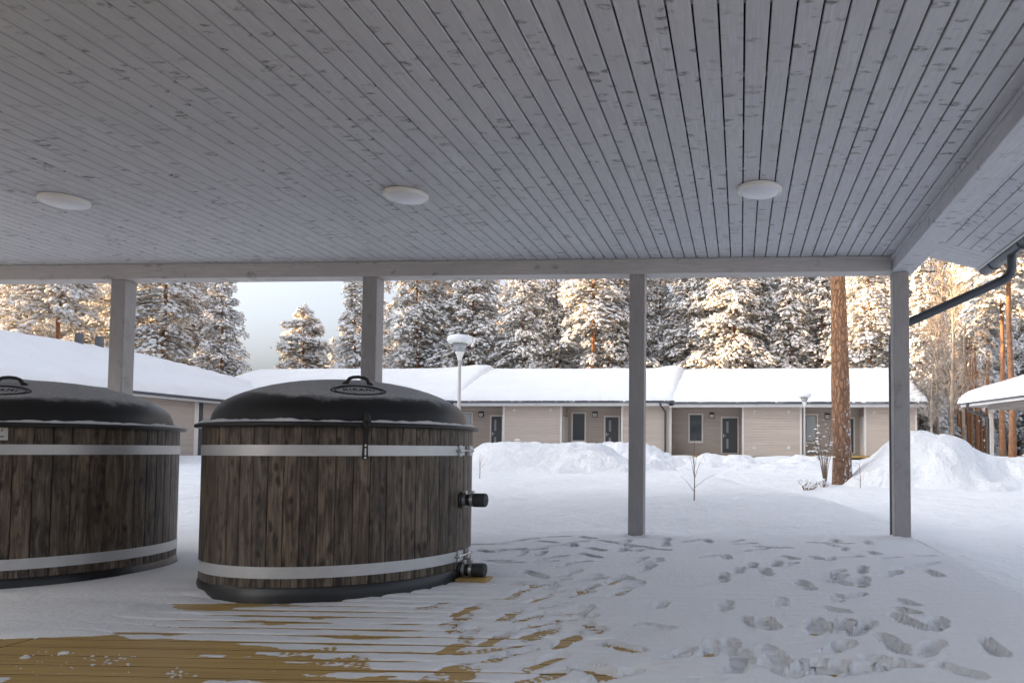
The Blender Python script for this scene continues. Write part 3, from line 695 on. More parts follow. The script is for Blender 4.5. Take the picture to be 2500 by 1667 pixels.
def door(t, x0, x1, z0, z1, y, hinge_right=True):
    w = .085
    fr = MB(); fr.box(x0, x0+w, y-.05, y+.02, z0, z1).box(x1-w, x1, y-.05, y+.02, z0, z1).box(x0+w, x1-w, y-.05, y+.02, z1-w, z1).box(x0+w, x1-w, y-.05, y+.02, z0, z0+.035)
    fo = fr.build('door', M['cream_trim'], t); a, b = x0+w+.006, x1-w-.006
    lf = MB(); c0 = a+(b-a)*.26; c1 = c0+.13
    H = z1-w-z0-.04; q0 = z0+.04
    for (u0, u1, v0, v1) in ((a, c0, 0, 1), (c1, b, 0, 1), (c0, c1, 0, .12), (c0, c1, .40, .58), (c0, c1, .90, 1)): lf.box(u0, u1, y-.03, y+.01, q0+H*v0, q0+H*v1-.004)
    lf.build('leaf', M['door_grey'], fo)
    for v0, v1 in ((.12, .40), (.58, .90)): MB().box(c0+.003, c1-.003, y-.018, y+.005, q0+H*v0, q0+H*v1).build('light_strip', M['glass_pale'], fo)
    MB().box(a+.05, a+.09, y-.05, y-.031, q0+H*.44, q0+H*.54).tube([(a+.07, y-.075, q0+H*.5), (a+.22, y-.075, q0+H*.5)], .014, 6).build('handle', M['steel'], fo)
def number_lamp(t, xc, zc, y, txt):
    l = MB().prism([(y-.16, zc+.10), (y, zc+.17), (y, zc+.12), (y-.16, zc+.06)], xc-.14, xc+.14, 0).box(xc-.135, xc-.11, y-.12, y, zc-.16, zc+.08).box(xc+.11, xc+.135, y-.12, y, zc-.16, zc+.08).box(xc-.11, xc+.11, y-.12, y, zc-.17, zc-.13)
    lo = l.build('number_lamp', M['fixture_dark'], t)
    MB().box(xc-.108, xc+.108, y-.10, y-.01, zc-.128, zc+.06).build('lit_face', M['sign_white'], lo)
    cu = bpy.data.curves.new('number', 'FONT'); cu.body = txt; cu.size = .15; cu.align_x = 'CENTER'; cu.align_y = 'CENTER'; cu.resolution_u = 1
    to = bpy.data.objects.new('tmp_text', cu); C.objects.link(to); dg = bpy.context.evaluated_depsgraph_get(); dg.update()
    tm = bpy.data.meshes.new_from_object(to.evaluated_get(dg)); tm.name = 'number'; bpy.data.objects.remove(to)
    for v in tm.vertices: v.co = Vector((xc+v.co.x, y-.104, zc-.035+v.co.y))
    tm.materials.clear(); tm.materials.append(M['black_print']); link('number', tm, lo)
def wall_cap(t, xc, zc, y):
    MB().lathe([(0, 0), (.10, 0), (.10, .03), (.075, .05), (.04, .05), (.035, .07), (0, .07)], 20).xf(Matrix.Translation((xc, y-.02, zc)) @ Matrix.Rotation(PI/2, 4, 'X')).build('wall_cap', M['ivory_cap'], t, sharp=30)
def roof_snow(t, x0, x1, prof, thick, seed, drift=(), nx=120):
    """snow blanket over a ridge roof: prof = (y, z) points from the front eave over the ridge to the back eave"""
    py = [p[0] for p in prof]; pz = [p[1] for p in prof]
    ys = np.concatenate([np.linspace(py[0]-.10, py[0]+.8, 14), np.linspace(py[0]+1.0, py[1]-1.0, 12), np.linspace(py[1]-.8, py[1]+.8, 9), np.linspace(py[1]+1.2, py[2]-1, 8), np.linspace(py[2]-.6, py[2]+.1, 5)])
    xs = np.concatenate([x0-.12+np.linspace(0, .7, 8), np.linspace(x0+.75, x1-.75, nx), x1+.12-np.linspace(.7, 0, 8)])
    X, Y = np.meshgrid(xs, ys)
    base = np.interp(Y, py, pz)
    dfront = np.minimum(np.minimum(Y-(py[0]-.10), py[2]+.1-Y), 9); dend = np.minimum(X-(x0-.12), x1+.12-X)
    e = np.clip(np.minimum(dfront/.55, 1), 0, 1); e2 = np.clip(dend/.5, 0, 1)
    rnd = np.sqrt(1-(1-e)**2)*np.sqrt(1-(1-e2)**2)
    th = thick*(1+.10*fbm(X*.35, Y*.35, seed, 3)+.05*fbm(X*1.5, Y*1.5, seed+5, 2))
    th = th-.09*np.exp(-((Y-py[0]-1.6)/.5)**2)*sstep(0, 1, e)-.06*np.exp(-((Y-py[1])/.5)**2)
    for dx, w, h in drift: th = th+h*np.exp(-((X-dx)/w)**2)*sstep(py[0]+.3, py[1]-1, Y)
    jag = .10*np.abs(fbm(X*2.2, Y*0, seed+9, 3))*(1-sstep(0, .5, dfront))
    Z = base-.06+th*rnd
    Yj = Y+jag
    Zr = np.where(e <= 0.001, base-.02, Z)
    V = np.stack([X.ravel(), Yj.ravel(), Zr.ravel()], 1)
    return link('roof_snow', np_mesh('roof_snow', V, grid_faces(len(xs), len(ys)), M['snow_roof']), t)
ZBASE, ZSOF = .60, 3.30
def row_house(name, label, nx0, nx1, dz, bays, drift, seed, snow_th=.42):
    x0, x1 = xw(nx0, YF), xw(nx1, YF)
    t = empty(name, (0, 0, 0)); tag(t, label, 'house', 'single-storey row houses across the yard')
    zs = ZSOF+dz; core = MB()
    core.box(x0+.1, x1-.1, YW+.03, YW+9, .2, zs+.1); core.build('core', M['cladding'], t)
    for kind, a, b in bays:
        if kind == 'R':
            xa, xb = xw(a), xw(b); wl = MB(); clad(wl, 1, YW, xa-.3, xb+.3, ZBASE, zs, -1); wl.build('wall', M['cladding'], t)
            MB().box(xa, xb, YF-.2, YW-.03, ZBASE-.10, ZBASE+.02).build('veranda_deck', M['deck_wood_x'], t)
        else:
            xa, xb = xw(a, YF), xw(b, YF); wl = MB(); clad(wl, 1, YF, xa, xb, ZBASE, zs, -1); wl.build('store_wall', M['cladding_light'], t)
            for xx, sd in ((xa, -1), (xb, 1)):
                wl = MB(); clad(wl, 0, xx, YF, YW, ZBASE, zs, sd); wl.build('store_side', M['cladding'], t)
                MB().box(xx-.06, xx+.06, YF-.045, YF+.06, ZBASE-.02, zs-.002).build('corner_trim', M['cream_trim'], t)
            MB().box(xa+.01, xb-.01, YF+.03, YW, .2, zs-.01).build('store_core', M['cladding'], t)
    ye, yr, yb = 40.85, 47.3, 53.7; sl = .355; ze = zs+.22
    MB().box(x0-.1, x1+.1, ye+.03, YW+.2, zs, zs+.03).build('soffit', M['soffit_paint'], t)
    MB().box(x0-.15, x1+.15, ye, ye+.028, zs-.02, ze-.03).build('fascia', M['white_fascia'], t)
    r = MB().prism([(ye-.05, ze), (yr, ze+sl*(yr-ye)), (yb, ze), (yb, ze-.10), (YW+.3, zs+.05), (ye-.05, ze-.05)], x0-.3, x1+.3, 0).build('roof', M['roof_dark'], t)
    MB().tube([(x0-.2, ye-.08, ze-.005), (x1+.2, ye-.08, ze-.005)], .062, 8).build('gutter', M['gutter_metal'], t, smooth=True)
    roof_snow(r, x0-.25, x1+.25, [(ye-.05, ze), (yr, ze+sl*(yr-ye)), (yb, ze)], snow_th, seed, drift)
    return t, zs, ze
mid, zs, ze = row_house('row_house', 'middle row house with two dark doors, seen between the second and third porch posts', 1112, 1640, .07,
    [('R', 1105, 1229), ('B', 1230, 1370), ('R', 1385, 1516), ('B', 1519, 1637)], [(xw(1632, YF)-.3, .9, .16)], 11)
def door_px(t, nx0, nx1, ny0, ny1): z0 = float(ony((nx0+nx1)/2, ny1, YW)[2]); z1 = float(ony((nx0+nx1)/2, ny0, YW)[2]); door(t, xw(nx0), xw(nx1), z0, z1, YW-.03)
def win_px(t, nx0, nx1, ny0, ny1, mat): z0 = float(ony((nx0+nx1)/2, ny1, YW)[2]); z1 = float(ony((nx0+nx1)/2, ny0, YW)[2]); window(t, xw(nx0), xw(nx1), z0, z1, YW-.03, mat)
door_px(mid, 1197, 1229.5, 1013, 1101); win_px(mid, 1119, 1155, 1006, 1079, 'glass_blind'); number_lamp(mid, xw(1175.5), float(ony(1175, 1011, YW)[2]), YW-.03, '40')
door_px(mid, 1475, 1514, 1014.5, 1103); win_px(mid, 1395.5, 1431.5, 1006, 1079, 'glass_dark'); number_lamp(mid, xw(1453), float(ony(1453, 1011.5, YW)[2]), YW-.03, '38')
for nx, ny in ((1256, 1000), (1345, 1000), (1254, 1089), (1342, 1089)): p = ony(nx, ny, YF); wall_cap(mid, p[0], p[2], YF)
right, zs, ze = row_house('row_house', 'right-hand row house behind the big pine, ending beyond the last porch post', 1643, 2246, 0.0,
    [('R', 1646, 1812), ('B', 1814, 1955), ('R', 1962, 2110), ('B', 2112, 2236)], [(xw(1655, YF), .8, -.05)], 23, .45)
door_px(right, 1760, 1804, 1017, 1106.6); win_px(right, 1680.5, 1717, 1009, 1080.5, 'glass_dark'); number_lamp(right, xw(1738), float(ony(1738, 1014.5, YW)[2]), YW-.03, '36')
door_px(right, 2044, 2087, 1018.5, 1106); win_px(right, 1963.5, 1997, 1010, 1082, 'glass_blind'); number_lamp(right, xw(2019.5), float(ony(2019, 1015.5, YW)[2]), YW-.03, '34')
for nx, ny in ((1842, 1005), (1926, 1005), (1841, 1093), (1926, 1093), (2133, 1005.5)): p = ony(nx, ny, YF); wall_cap(right, p[0], p[2], YF)
left, zs, ze = row_house('row_house', 'left row house mostly hidden behind the tub lids, only its snowy roof showing', 470, 1110, .10, [('R', 480, 760), ('B', 762, 900), ('R', 905, 1105)], [(xw(1085, YF), 1.6, .22)], 31)
# side doors of the store boxes
for t_, nx, side in ((mid, 1370, 1), (right, 2112, -1)):
    xa = xw(nx, YF)+side*.03; s_ = MB()
    s_.box(min(xa, xa+side*.05), max(xa, xa+side*.05), YF+.30, YF+.38, ZBASE, 2.80).box(min(xa, xa+side*.05), max(xa, xa+side*.05), YF+1.30, YF+1.38, ZBASE, 2.80).box(min(xa, xa+side*.05), max(xa, xa+side*.05), YF+.38, YF+1.30, 2.71, 2.80)
    so = s_.build('store_door', M['cream_trim'], t_)
    MB().box(min(xa, xa+side*.03), max(xa, xa+side*.03), YF+.385, YF+1.295, ZBASE+.02, 2.705).build('leaf', M['white_fascia'] if side < 0 else M['cream_trim'], so)
# downpipe between the middle and right houses
xdp = xw(1626, YF)
MB().tube([(xdp-.25, 40.8, 3.50), (xdp-.25, 40.8, 3.40), (xdp-.03, 41.36, 3.05), (xdp-.03, 41.40, 2.9), (xdp-.03, 41.40, .45)], .055, 10).build('downpipe', M['gutter_metal'], mid, sharp=40)
for o_, lst in ((left, ((781, 790), (812, 826), (1034, 1041), (1066, 1078))), (mid, ((1336, 1345), (1370, 1381), (1594, 1606))), (right, ((1850, 1860), (1885, 1896), (2090, 2103)))):
    for a, b in lst:
        xa, xb = float(ony(a, 900, 47.6)[0]), float(ony(b, 900, 47.6)[0])
        q = MB().lathe([(0, 5.3), ((xb-xa)/2, 5.3), ((xb-xa)/2*.92, 6.24), ((xb-xa)/2*.7, 6.27), (0, 6.27)], 12).xf(Matrix.Translation(((xa+xb)/2, 47.9, 0))).build('roof_vent', M['vent_grey'], o_, sharp=40)

# wing on the left: ridge runs away from us, hipped end
wing = empty('wing_house'); tag(wing, 'long grey wing with deep snow on its hipped roof, left behind the tubs', 'house')
XE, XR, XW_ = -27.3, -32.6, -28.05; YA, YR, YE = 8.0, 37.0, 52.0; ZE, ZR = 3.45, 5.72
MB().prism([(YA, .1), (YE-.8, .1), (YE-.8, 3.3), (YA, 3.3)], XR-4.5, XW_-.03, 0).build('core', M['cladding'], wing)
wb = MB(); clad(wb, 0, XW_, YA, YE-.7, .35, 3.3, 1); wb.build('wall', M['cladding'], wing)
yc = float(onx(484, 1000, XW_)[1]); 
MB().box(XW_-.02, XW_+.06, yc-.32, yc-.02, .35, 3.3).build('corner_trim', M['cream_trim'], wing)
MB().box(XW_-.02, XW_+.10, yc-.02, yc+.22, .35, 3.3).build('downpipe_box', M['gutter_metal'], wing)
MB().box(XW_, XE-.02, YA, YE, 3.302, 3.33).build('soffit', M['soffit_paint'], wing)
MB().box(XE-.03, XE, YA, YE, 3.26, ZE-.05).build('fascia', M['white_fascia'], wing)
MB().tube([(XE+.09, YA, ZE-.03), (XE+.09, YE+.1, ZE-.03)], .075, 8).build('gutter', M['gutter_metal'], wing, smooth=True)
Xb = 2*XR-XE
rw = MB().add([(XE+.05, YA, ZE), (XE+.05, YE, ZE), (XR, YR, ZR), (XR, YA, ZR), (Xb, YE, ZE), (Xb, YA, ZE)], [(0, 1, 2, 3), (3, 2, 4, 5), (1, 4, 2)]).build('roof', M['roof_dark'], wing)
xs = np.concatenate([XE+.12-np.linspace(0, .6, 9)**1, np.linspace(XE-.6, XR+.8, 14), np.linspace(XR+.7, XR-.7, 10), np.linspace(XR-1, Xb, 10)])
ys = np.concatenate([np.linspace(YA, YE-1, 90), np.linspace(YE-.9, YE+.15, 14)])
X, Y = np.meshgrid(xs, ys)
top = np.minimum(ZE+(ZR-ZE)*np.clip((XE-X)/(XE-XR), None, 1), ZE+(ZR-ZE)*np.clip((X-Xb)/(XR-Xb), None, 1))
top = np.minimum(top, ZE+(ZR-ZE)*(YE-Y)/(YE-YR)); top = np.minimum(top, ZR-.12+0*X)
e = np.clip(np.minimum((XE+.12-X)/.5, (YE+.15-Y)/.5), 0, 1)
Z = top-.05+.50*np.sqrt(1-(1-e)**2)*(1+.10*fbm(X*.3, Y*.3, 77, 3))-.10*np.exp(-((XE-X-1.9)/.45)**2)
link('roof_snow', np_mesh('roof_snow', np.stack([X.ravel(), Y.ravel(), Z.ravel()], 1), grid_faces(len(xs), len(ys)), M['snow_roof']), rw)
for nx, ny in ((194, 812), (243, 820)):
    p = onx(nx, ny, XR+.3); MB().lathe([(0, p[2]-1.2), (.19, p[2]-1.2), (.18, p[2]-.10), (.15, p[2]-.03), (0, p[2]-.01)], 14).xf(Matrix.Translation((p[0], p[1], 0))).build('roof_vent', M['vent_grey'], wing, sharp=40)

# open porch of the cabin on the far right
cab = empty('cabin_porch', (9.92, 29.88, .10), math.atan2(.19, 1)*1.0); tag(cab, 'open cabin porch with cream posts and snowy roof at the right edge', 'porch')
def lp(a, b, z): return (b, -a, z)     # a: towards the camera along the eave, b: to the right
for a in (0, 2.75, 5.5): MB().box(-.07, .07, -a-.07, -a+.07, .1, 2.42).build('post', M['cream_trim'], cab)
for a in (0, 2.75): MB().box(4.0, 4.14, -a-.07, -a+.07, .1, 2.42).build('post', M['cream_trim'], cab)
MB().box(-.08, .08, -8, .08, 2.422, 2.62).build('beam', M['soffit_paint'], cab)
MB().box(.08, 6, -.08, .08, 2.422, 2.62).build('beam', M['soffit_paint'], cab)
MB().box(-.25, 6, -8, .3, -.05, .09).build('deck', M['deck_wood_x'], cab)
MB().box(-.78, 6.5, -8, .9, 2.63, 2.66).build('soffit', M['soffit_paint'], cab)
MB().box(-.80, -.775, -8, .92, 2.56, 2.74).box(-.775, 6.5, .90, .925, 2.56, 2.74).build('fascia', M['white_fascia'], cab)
MB().tube([(-.87, -8, 2.72), (-.87, .95, 2.72)], .06, 8).build('gutter', M['gutter_metal'], cab, smooth=True)
rc = MB().prism([(-.82, 2.75), (4.2, 4.2), (4.2, 4.1), (-.82, 2.68)], -8, .93, 1).build('roof', M['roof_dark'], cab)
xs = np.concatenate([-.95+np.linspace(0, .6, 8), np.linspace(-.3, 4.4, 24)]); ys = np.concatenate([np.linspace(-8, .3, 40), np.linspace(.36, 1.0, 9)])
X, Y = np.meshgrid(xs, ys); e = np.minimum(np.clip((X+.95)/.55, 0, 1), np.clip((1.0-Y)/.5, 0, 1))
Z = 2.70+.29*np.clip(X+.82, 0, None)+.46*np.sqrt(1-(1-e)**2)*(1+.12*fbm(X*.6, Y*.6, 88, 3))
link('roof_snow', np_mesh('roof_snow', np.stack([X.ravel(), Y.ravel(), Z.ravel()], 1), grid_faces(len(xs), len(ys)), M['snow_roof']), rc)
MB().tube([(-.86, -.75+1.0, 2.68), (-.86, .25, 2.50), (-.80, .22, 2.40), (-.22, .05, 2.16), (-.13, .02, 2.06), (-.13, .02, .1)], .05, 10).build('downpipe', M['gutter_metal'], cab, sharp=40)

# ================================================================== SNOW BANKS
def snow_bank(label, cx, cy, rx, ry, h, seed, rot=0.0, lump=.22, flat=.0, skew=0.0, n=110):
    u = np.linspace(-1.25, 1.25, n); U, V = np.meshgrid(u, u); ca, sa = math.cos(rot), math.sin(rot)
    lx = U*rx; ly = V*ry; X = cx+lx*ca-ly*sa; Y = cy+lx*sa+ly*ca
    r = np.sqrt(U**2+V**2)*(1+.55*fbm(X*.5+seed, Y*.5, seed, 4))
    prof = (1-sstep(flat, 1.08, r))*(1+skew*U)
    nz = fbm(X*.9, Y*.9, seed+3, 4)*lump+np.abs(fbm(X*2.6, Y*2.6, seed+7, 4))*lump*.5
    Z = ground_h(X, Y)-.10+prof*(h+.10)+nz*prof**.6*h-.12*sstep(.95, 1.2, r)
    o = link('snow_bank', np_mesh('snow_bank', np.stack([X.ravel(), Y.ravel(), Z.ravel()], 1), grid_faces(n, n), M['snow_bank']))
    tag(o, label, 'snow bank', 'banks of cleared snow in the yard'); return o
snow_bank('tallest heap of cleared snow, right of the big pine behind the last post', 4.0, 16.1, 1.9, 2.0, 1.12, 3, .15, .17, .30, -.14, 180)
snow_bank('long low lumpy snow bank right beside the tub, left of the third post', -4.55, 17.4, 2.6, 1.9, .56, 8, -.12, .42, .30)
snow_bank('rounded snow bank behind the third post, in front of the store door', -3.9, 24.6, 1.9, 1.8, .66, 14, .2, .30, .25)
snow_bank('low lumpy ridge of cleared snow between the third post and the far street lamp', -.6, 26.2, 2.4, 1.5, .24, 27, 0, .5, .3)
snow_bank('low lumpy ridge of cleared snow at the foot of the far street lamp', 2.6, 26.8, 1.8, 1.4, .22, 37, 0, .5, .3)
snow_bank('small rounded snow mound near the right edge of the deck', 3.15, 7.7, .42, .5, .17, 19, 0, .1, .1, 0, 60)

# ================================================================== TREES
def tree_mesh(name, seed, h, base, rad, kind='pine', dens=1.0, lean=.0, droop=1.0, pad=(.075, .175)):
    """returns (trunk mesh, branch mesh, needle mesh, snow mesh)"""
    R_ = np.random.RandomState(seed)
    tz = np.linspace(0, h, 12); bend = lean*np.sin(tz/h*2.2+seed)*.5
    tx = bend+.04*h*.1*np.sin(tz*.5+seed); ty = .04*h*.08*np.cos(tz*.4+seed*2)-.04*h*.08*math.cos(seed*2)
    r0 = h*.0088+.02
    trunk = MB().tube([(tx[i]-tx[0], ty[i], tz[i]-.3*(i == 0)) for i in range(12)], [r0*(1.15 if i == 0 else 1)*(1-.86*i/11) for i in range(12)], 9)
    tm = trunk.mesh('trunk', True); tm.materials.append(M['trunk_pine'])
    nb = int((h-base)*6.2*dens**.5); br = MB(); cen = []; dirs = []; sizes = []
    for i in range(nb):
        f = (i+R_.rand())/nb; z = base+(h-base)*f**.92*.985; a = i*2.39996+R_.randn()*.35
        if kind == 'pine': L = rad*(1-f)**.55*(.55+.45*math.sin(min(1, f*3+.35)*PI/2))*R_.uniform(.6, 1.15)
        else: L = rad*(1.02-f)**.85*R_.uniform(.75, 1.1)
        L = max(L, .35); d = np.array([math.cos(a), math.sin(a), 0]); s = np.array([-d[1], d[0], 0])
        rise = R_.uniform(.05, .45)*L*(.4+f) if kind == 'pine' else R_.uniform(-.1, .1)*L
        dr = R_.uniform(.35, .75)*L*droop*(1.05-.6*f)
        o = np.array([np.interp(z, tz, tx)-tx[0], np.interp(z, tz, ty), z])
        P_ = lambda t: o+d*L*t+np.array([0, 0, rise*t-dr*t*t])
        br.tube([P_(t) for t in (0, .35, .7, 1)], [.012+.011*L, .01+.008*L, .007+.004*L, .006], 4, False)
        m = int((10+L*20.0)*dens)
        t = R_.uniform(.10, 1, m)**.8; sd = R_.randn(m)*.20*L*(1.1-.4*t); sd = np.clip(sd, -.55*L, .55*L)
        for tt, q in zip(t, sd):
            c = P_(tt)+s*q+np.array([0, 0, -abs(q)*.35*droop+R_.uniform(-.32, .16)]); cen.append(c)
            dd = d*1.0+s*np.sign(q)*min(1.2, abs(q)/(.2*L+.01))*.7+np.array([0, 0, -.62*droop*tt]); dirs.append(dd/np.linalg.norm(dd))
            sizes.append(R_.uniform(*pad)*(.75+.35*(1-f)))
        for q in sd[::5]:
            br.tube([P_(.45), P_(.6)+s*q*.6, P_(.7)+s*q-np.array([0, 0, abs(q)*.3])], [.011, .008, .005], 3, False)
    bmh = br.mesh('branches', False); bmh.materials.append(M['twig'])
    cen = np.array(cen); D = np.array(dirs); S_ = np.array(sizes); n = len(cen)
    # snow pads
    k = 6; ang = np.arange(k)*2*PI/k
    T1 = np.concatenate([np.stack([np.cos(ang), np.sin(ang), 0*ang-.18], 1), np.stack([.62*np.cos(ang+.4), .62*np.sin(ang+.4), 0*ang+.30], 1), [[0, 0, .42]]])
    Dxy = D.copy(); side = np.cross(np.tile([0, 0, 1.], (n, 1)), D); side /= np.linalg.norm(side, axis=1, keepdims=True)+1e-9; up = np.cross(D, side)
    el = R_.uniform(1.0, 1.9, n); wj = R_.uniform(.7, 1.1, n)
    jit = 1+R_.uniform(-.35, .35, (n, 13))
    V = (cen[:, None]+D[:, None]*(T1[None, :, 0]*S_[:, None]*el[:, None]*jit)[..., None]+side[:, None]*(T1[None, :, 1]*S_[:, None]*wj[:, None]*jit)[..., None]
         +up[:, None]*(T1[None, :, 2]*S_[:, None]*1.25)[..., None])
    fq = [[i, (i+1) % k, k+(i+1) % k] for i in range(k)]+[[i, k+(i+1) % k, k+i] for i in range(k)]+[[k+i, k+(i+1) % k, 2*k] for i in range(k)]
    fq = np.array(fq); pick = R_.rand(n) < .93
    base_i = (np.arange(n)[pick]*13)[:, None, None]
    sm = np_mesh('snow_load', V.reshape(-1, 3), (fq[None]+base_i).reshape(-1, 3), M['snow_pad'], True)
    # needle sprays
    m = 7; nd = D[:, None]*R_.uniform(.2, 1.2, (n, m, 1))+R_.randn(n, m, 3)*.75+np.array([0, 0, -.45]); nd /= np.linalg.norm(nd, axis=2, keepdims=True)
    ln = S_[:, None]*R_.uniform(1.1, 2.1, (n, m)); w = np.cross(nd, R_.randn(n, m, 3)); w /= np.linalg.norm(w, axis=2, keepdims=True)+1e-9
    c0 = cen[:, None]-np.array([0, 0, .5])*S_[:, None, None]*.35+R_.randn(n, m, 3)*.25*S_[:, None, None]
    wd = (S_[:, None]*R_.uniform(.10, .22, (n, m)))[..., None]
    NV = np.stack([c0-w*wd, c0+w*wd, c0+nd*ln[..., None]], 2).reshape(-1, 3)
    nm = np_mesh('needles', NV, np.arange(len(NV)).reshape(-1, 3), M['needles'], False)
    return tm, bmh, nm, sm
VAR = [tree_mesh('v', 1, 19, 3.2, 3.6, 'pine', 1.15), tree_mesh('v', 2, 20, 2.5, 3.1, 'pine', 1.2, .3), tree_mesh('v', 3, 17, 4.0, 3.9, 'pine', 1.1, .2),
       tree_mesh('v', 4, 18, 1.2, 2.7, 'spruce', 1.2), tree_mesh('v', 5, 21, 6.5, 3.3, 'pine', 1.1, .25), tree_mesh('v', 6, 12.5, .8, 4.2, 'pine', 1.15, 0, .9, (.11, .25)),
       tree_mesh('v', 7, 20, 9.5, 3.0, 'pine', 1.1, .3)]
TREE_H = [19, 20, 17, 18, 21, 12.5, 20]
def tree(label, x, y, v, height, rz, group='snow-laden conifers behind the houses', name='pine_tree', wide=1.0):
    s = height/TREE_H[v]; t = empty(name, (x, y, float(ground_h(x, y))-.1), rz); t.scale = (s*wide, s*wide, s)
    tag(t, label, 'tree', group)
    for nm, me in zip(('trunk', 'branches', 'crown', 'snow_load'), VAR[v]): link(nm, me, t)
    return t
rng = random.Random(3)
def X_at(nx, Y, ny=880): return float(ony(nx, ny, Y)[0])
KEY = [  # native x of the trunk, distance, variant, height, label
    (141, 47, 6, 20, 'tall pine with bare straight orange trunk at far left, above the wing roof'),
    (60, 52, 0, 19, 'leafy snow-covered pine at the extreme left edge of the picture'),
    (210, 54, 1, 18, 'snowy pine just left of the first porch post'),
    (300, 52, 2, 18, 'snowy pine right behind the first porch post'),
    (404, 50, 4, 21, 'pine with thick orange trunk, right of the first porch post'),
    (470, 56, 0, 19, 'dense snowy pine between the thick orange trunk and the slim one'),
    (545, 49, 1, 14.5, 'slim pine with thin dark trunk at the left side of the sky gap'),
    (742, 60, 5, 12.7, 'lone pyramid-shaped snowy conifer standing in the sky gap'),
    (812, 66, 3, 11, 'small golden-lit conifer just right of the lone pyramid-shaped one'),
    (668, 70, 5, 8.0, 'low bushy conifer at the left foot of the pyramid-shaped one'),
    (862, 54, 3, 17, 'snowy conifer half hidden by the second porch post, on its left'),
    (1016, 56, 0, 19, 'broad snowy pine right of the second porch post'),
    (1058, 58, 4, 20, 'pine with orange lower trunk behind the near street lamp'),
    (1150, 57, 2, 18, 'gold-tipped pine just right of the near street lamp head'),
    (1272, 56, 0, 17, 'snowy pine above the left store box of the middle house'),
    (1360, 58, 2, 17, 'snowy pine with short orange trunk, left of the straight bare trunk'),
    (1446, 55, 6, 21, 'pine with straight thick orange trunk rising above the middle roof'),
    (1487, 57, 0, 18, 'snowy pine immediately right of the straight thick orange trunk'),
    (1548, 58, 1, 19, 'snowy pine standing behind the third porch post'),
    (1612, 60, 4, 18, 'open airy pine just right of the third porch post'),
    (1682, 58, 0, 19, 'sunlit golden pine above the step between the two roofs'),
    (1744, 57, 4, 19, 'snowy pine with orange lower trunk above the grey front door'),
    (1793, 56, 2, 18, 'drooping snow-heavy pine in the middle of the right-hand bay'),
    (1856, 58, 1, 20, 'tall snowy pine behind the second roof vent of the right house'),
    (1930, 57, 3, 19, 'dense drooping conifer left of the big pine trunk'),
    (2010, 58, 0, 19, 'snowy pine partly hidden behind the big pine trunk'),
    (2117, 54, 4, 20, 'pine with bright orange trunk just left of the last porch post'),
    (2180, 58, 1, 18, 'snowy pine right behind the last porch post'),
    (2250, 50, 3, 15, 'snowy conifer just right of the last porch post, above the house end'),
    (2330, 56, 2, 19, 'snowy pine above the slanting downpipe'),
    (2400, 60, 0, 19, 'sunlit pine behind the cabin roof corner'),
    (2468, 36, 6, 18, 'tall pine with glowing orange trunk at the right edge behind the cabin'),
    (2445, 41, 6, 17, 'second orange-trunked pine at the right edge, left of the tallest'),
]
for nx, Y, v, hgt, lab in KEY: tree(lab, X_at(nx, Y), Y, v, hgt, rng.uniform(0, 6.28))
MARKS = [(285, 'first porch post'), (590, 'sky gap'), (905, 'second porch post'), (1122, 'near street lamp'), (1340, 'middle house'), (1553, 'third porch post'), (1760, 'grey front door'), (1964, 'far street lamp'), (2050, 'big pine trunk'), (2200, 'last porch post'), (2400, 'cabin roof corner')]
ORD = ['nearest', 'second', 'third', 'fourth', 'fifth', 'sixth', 'seventh', 'eighth', 'ninth', 'tenth', 'eleventh', 'twelfth', 'thirteenth', 'fourteenth', 'fifteenth', 'sixteenth', 'seventeenth', 'eighteenth', 'nineteenth', 'twentieth']
def place_words(nx, used):
    mx, nm = min(MARKS, key=lambda q: abs(q[0]-nx)); sd = 'left' if nx < mx else 'right'; used[(nm, sd)] = used.get((nm, sd), 0)+1
    return ORD[min(used[(nm, sd)], 20)-1], sd, nm
used = {}; fill = []
for k in range(86):
    Y = rng.uniform(62, 96); nx = -120+2720*(k+rng.random())/86
    if 555 < nx < 850: continue
    fill.append((nx, Y))
fill.sort(key=lambda q: min(abs(q[0]-m[0]) for m in MARKS))
for nx, Y in fill:
    o_, sd, nm = place_words(nx, used)
    tree(f'{o_} conifer of the deep forest rows to the {sd} of the {nm}', X_at(nx, Y), Y, rng.choice((0, 1, 2, 3, 4)), rng.uniform(15, 22), rng.uniform(0, 6.28), 'conifers of the deep forest rows')
for k in range(12):   # low young growth closing the foot of the gap
    nx = 560+270*k/12; Y = rng.uniform(74, 90)
    tree(f'{ORD[k].replace("nearest", "first")} low distant young conifer from the left at the foot of the sky gap', X_at(nx, Y), Y, 5, rng.uniform(4.5, 7.5), rng.uniform(0, 6.28), 'young conifers far behind the sky gap')
# slender trunks of the wood at the right, down to the snow
for k in range(34):
    Y = rng.uniform(47, 78); nx = 2236+190*(k+rng.random()*.6)/34
    tree((f'{ORD[k]} slender forest pine to the right of the last porch post' if k < 17 else f'{ORD[33-k]} slender forest pine to the left of the cabin post'), X_at(nx, Y), Y, 6, rng.uniform(14, 20), rng.uniform(0, 6.28), 'slender pines of the wood at the right', wide=.62)
for k in range(16):
    Y = rng.uniform(52, 80); nx = 2230+230*(k+rng.random()*.6)/16
    tree(f'{ORD[k]} small snowy undergrowth conifer right of the last porch post', X_at(nx, Y), Y, 5, rng.uniform(1.5, 4.5), rng.uniform(0, 6.28), 'undergrowth conifers in the wood at the right')
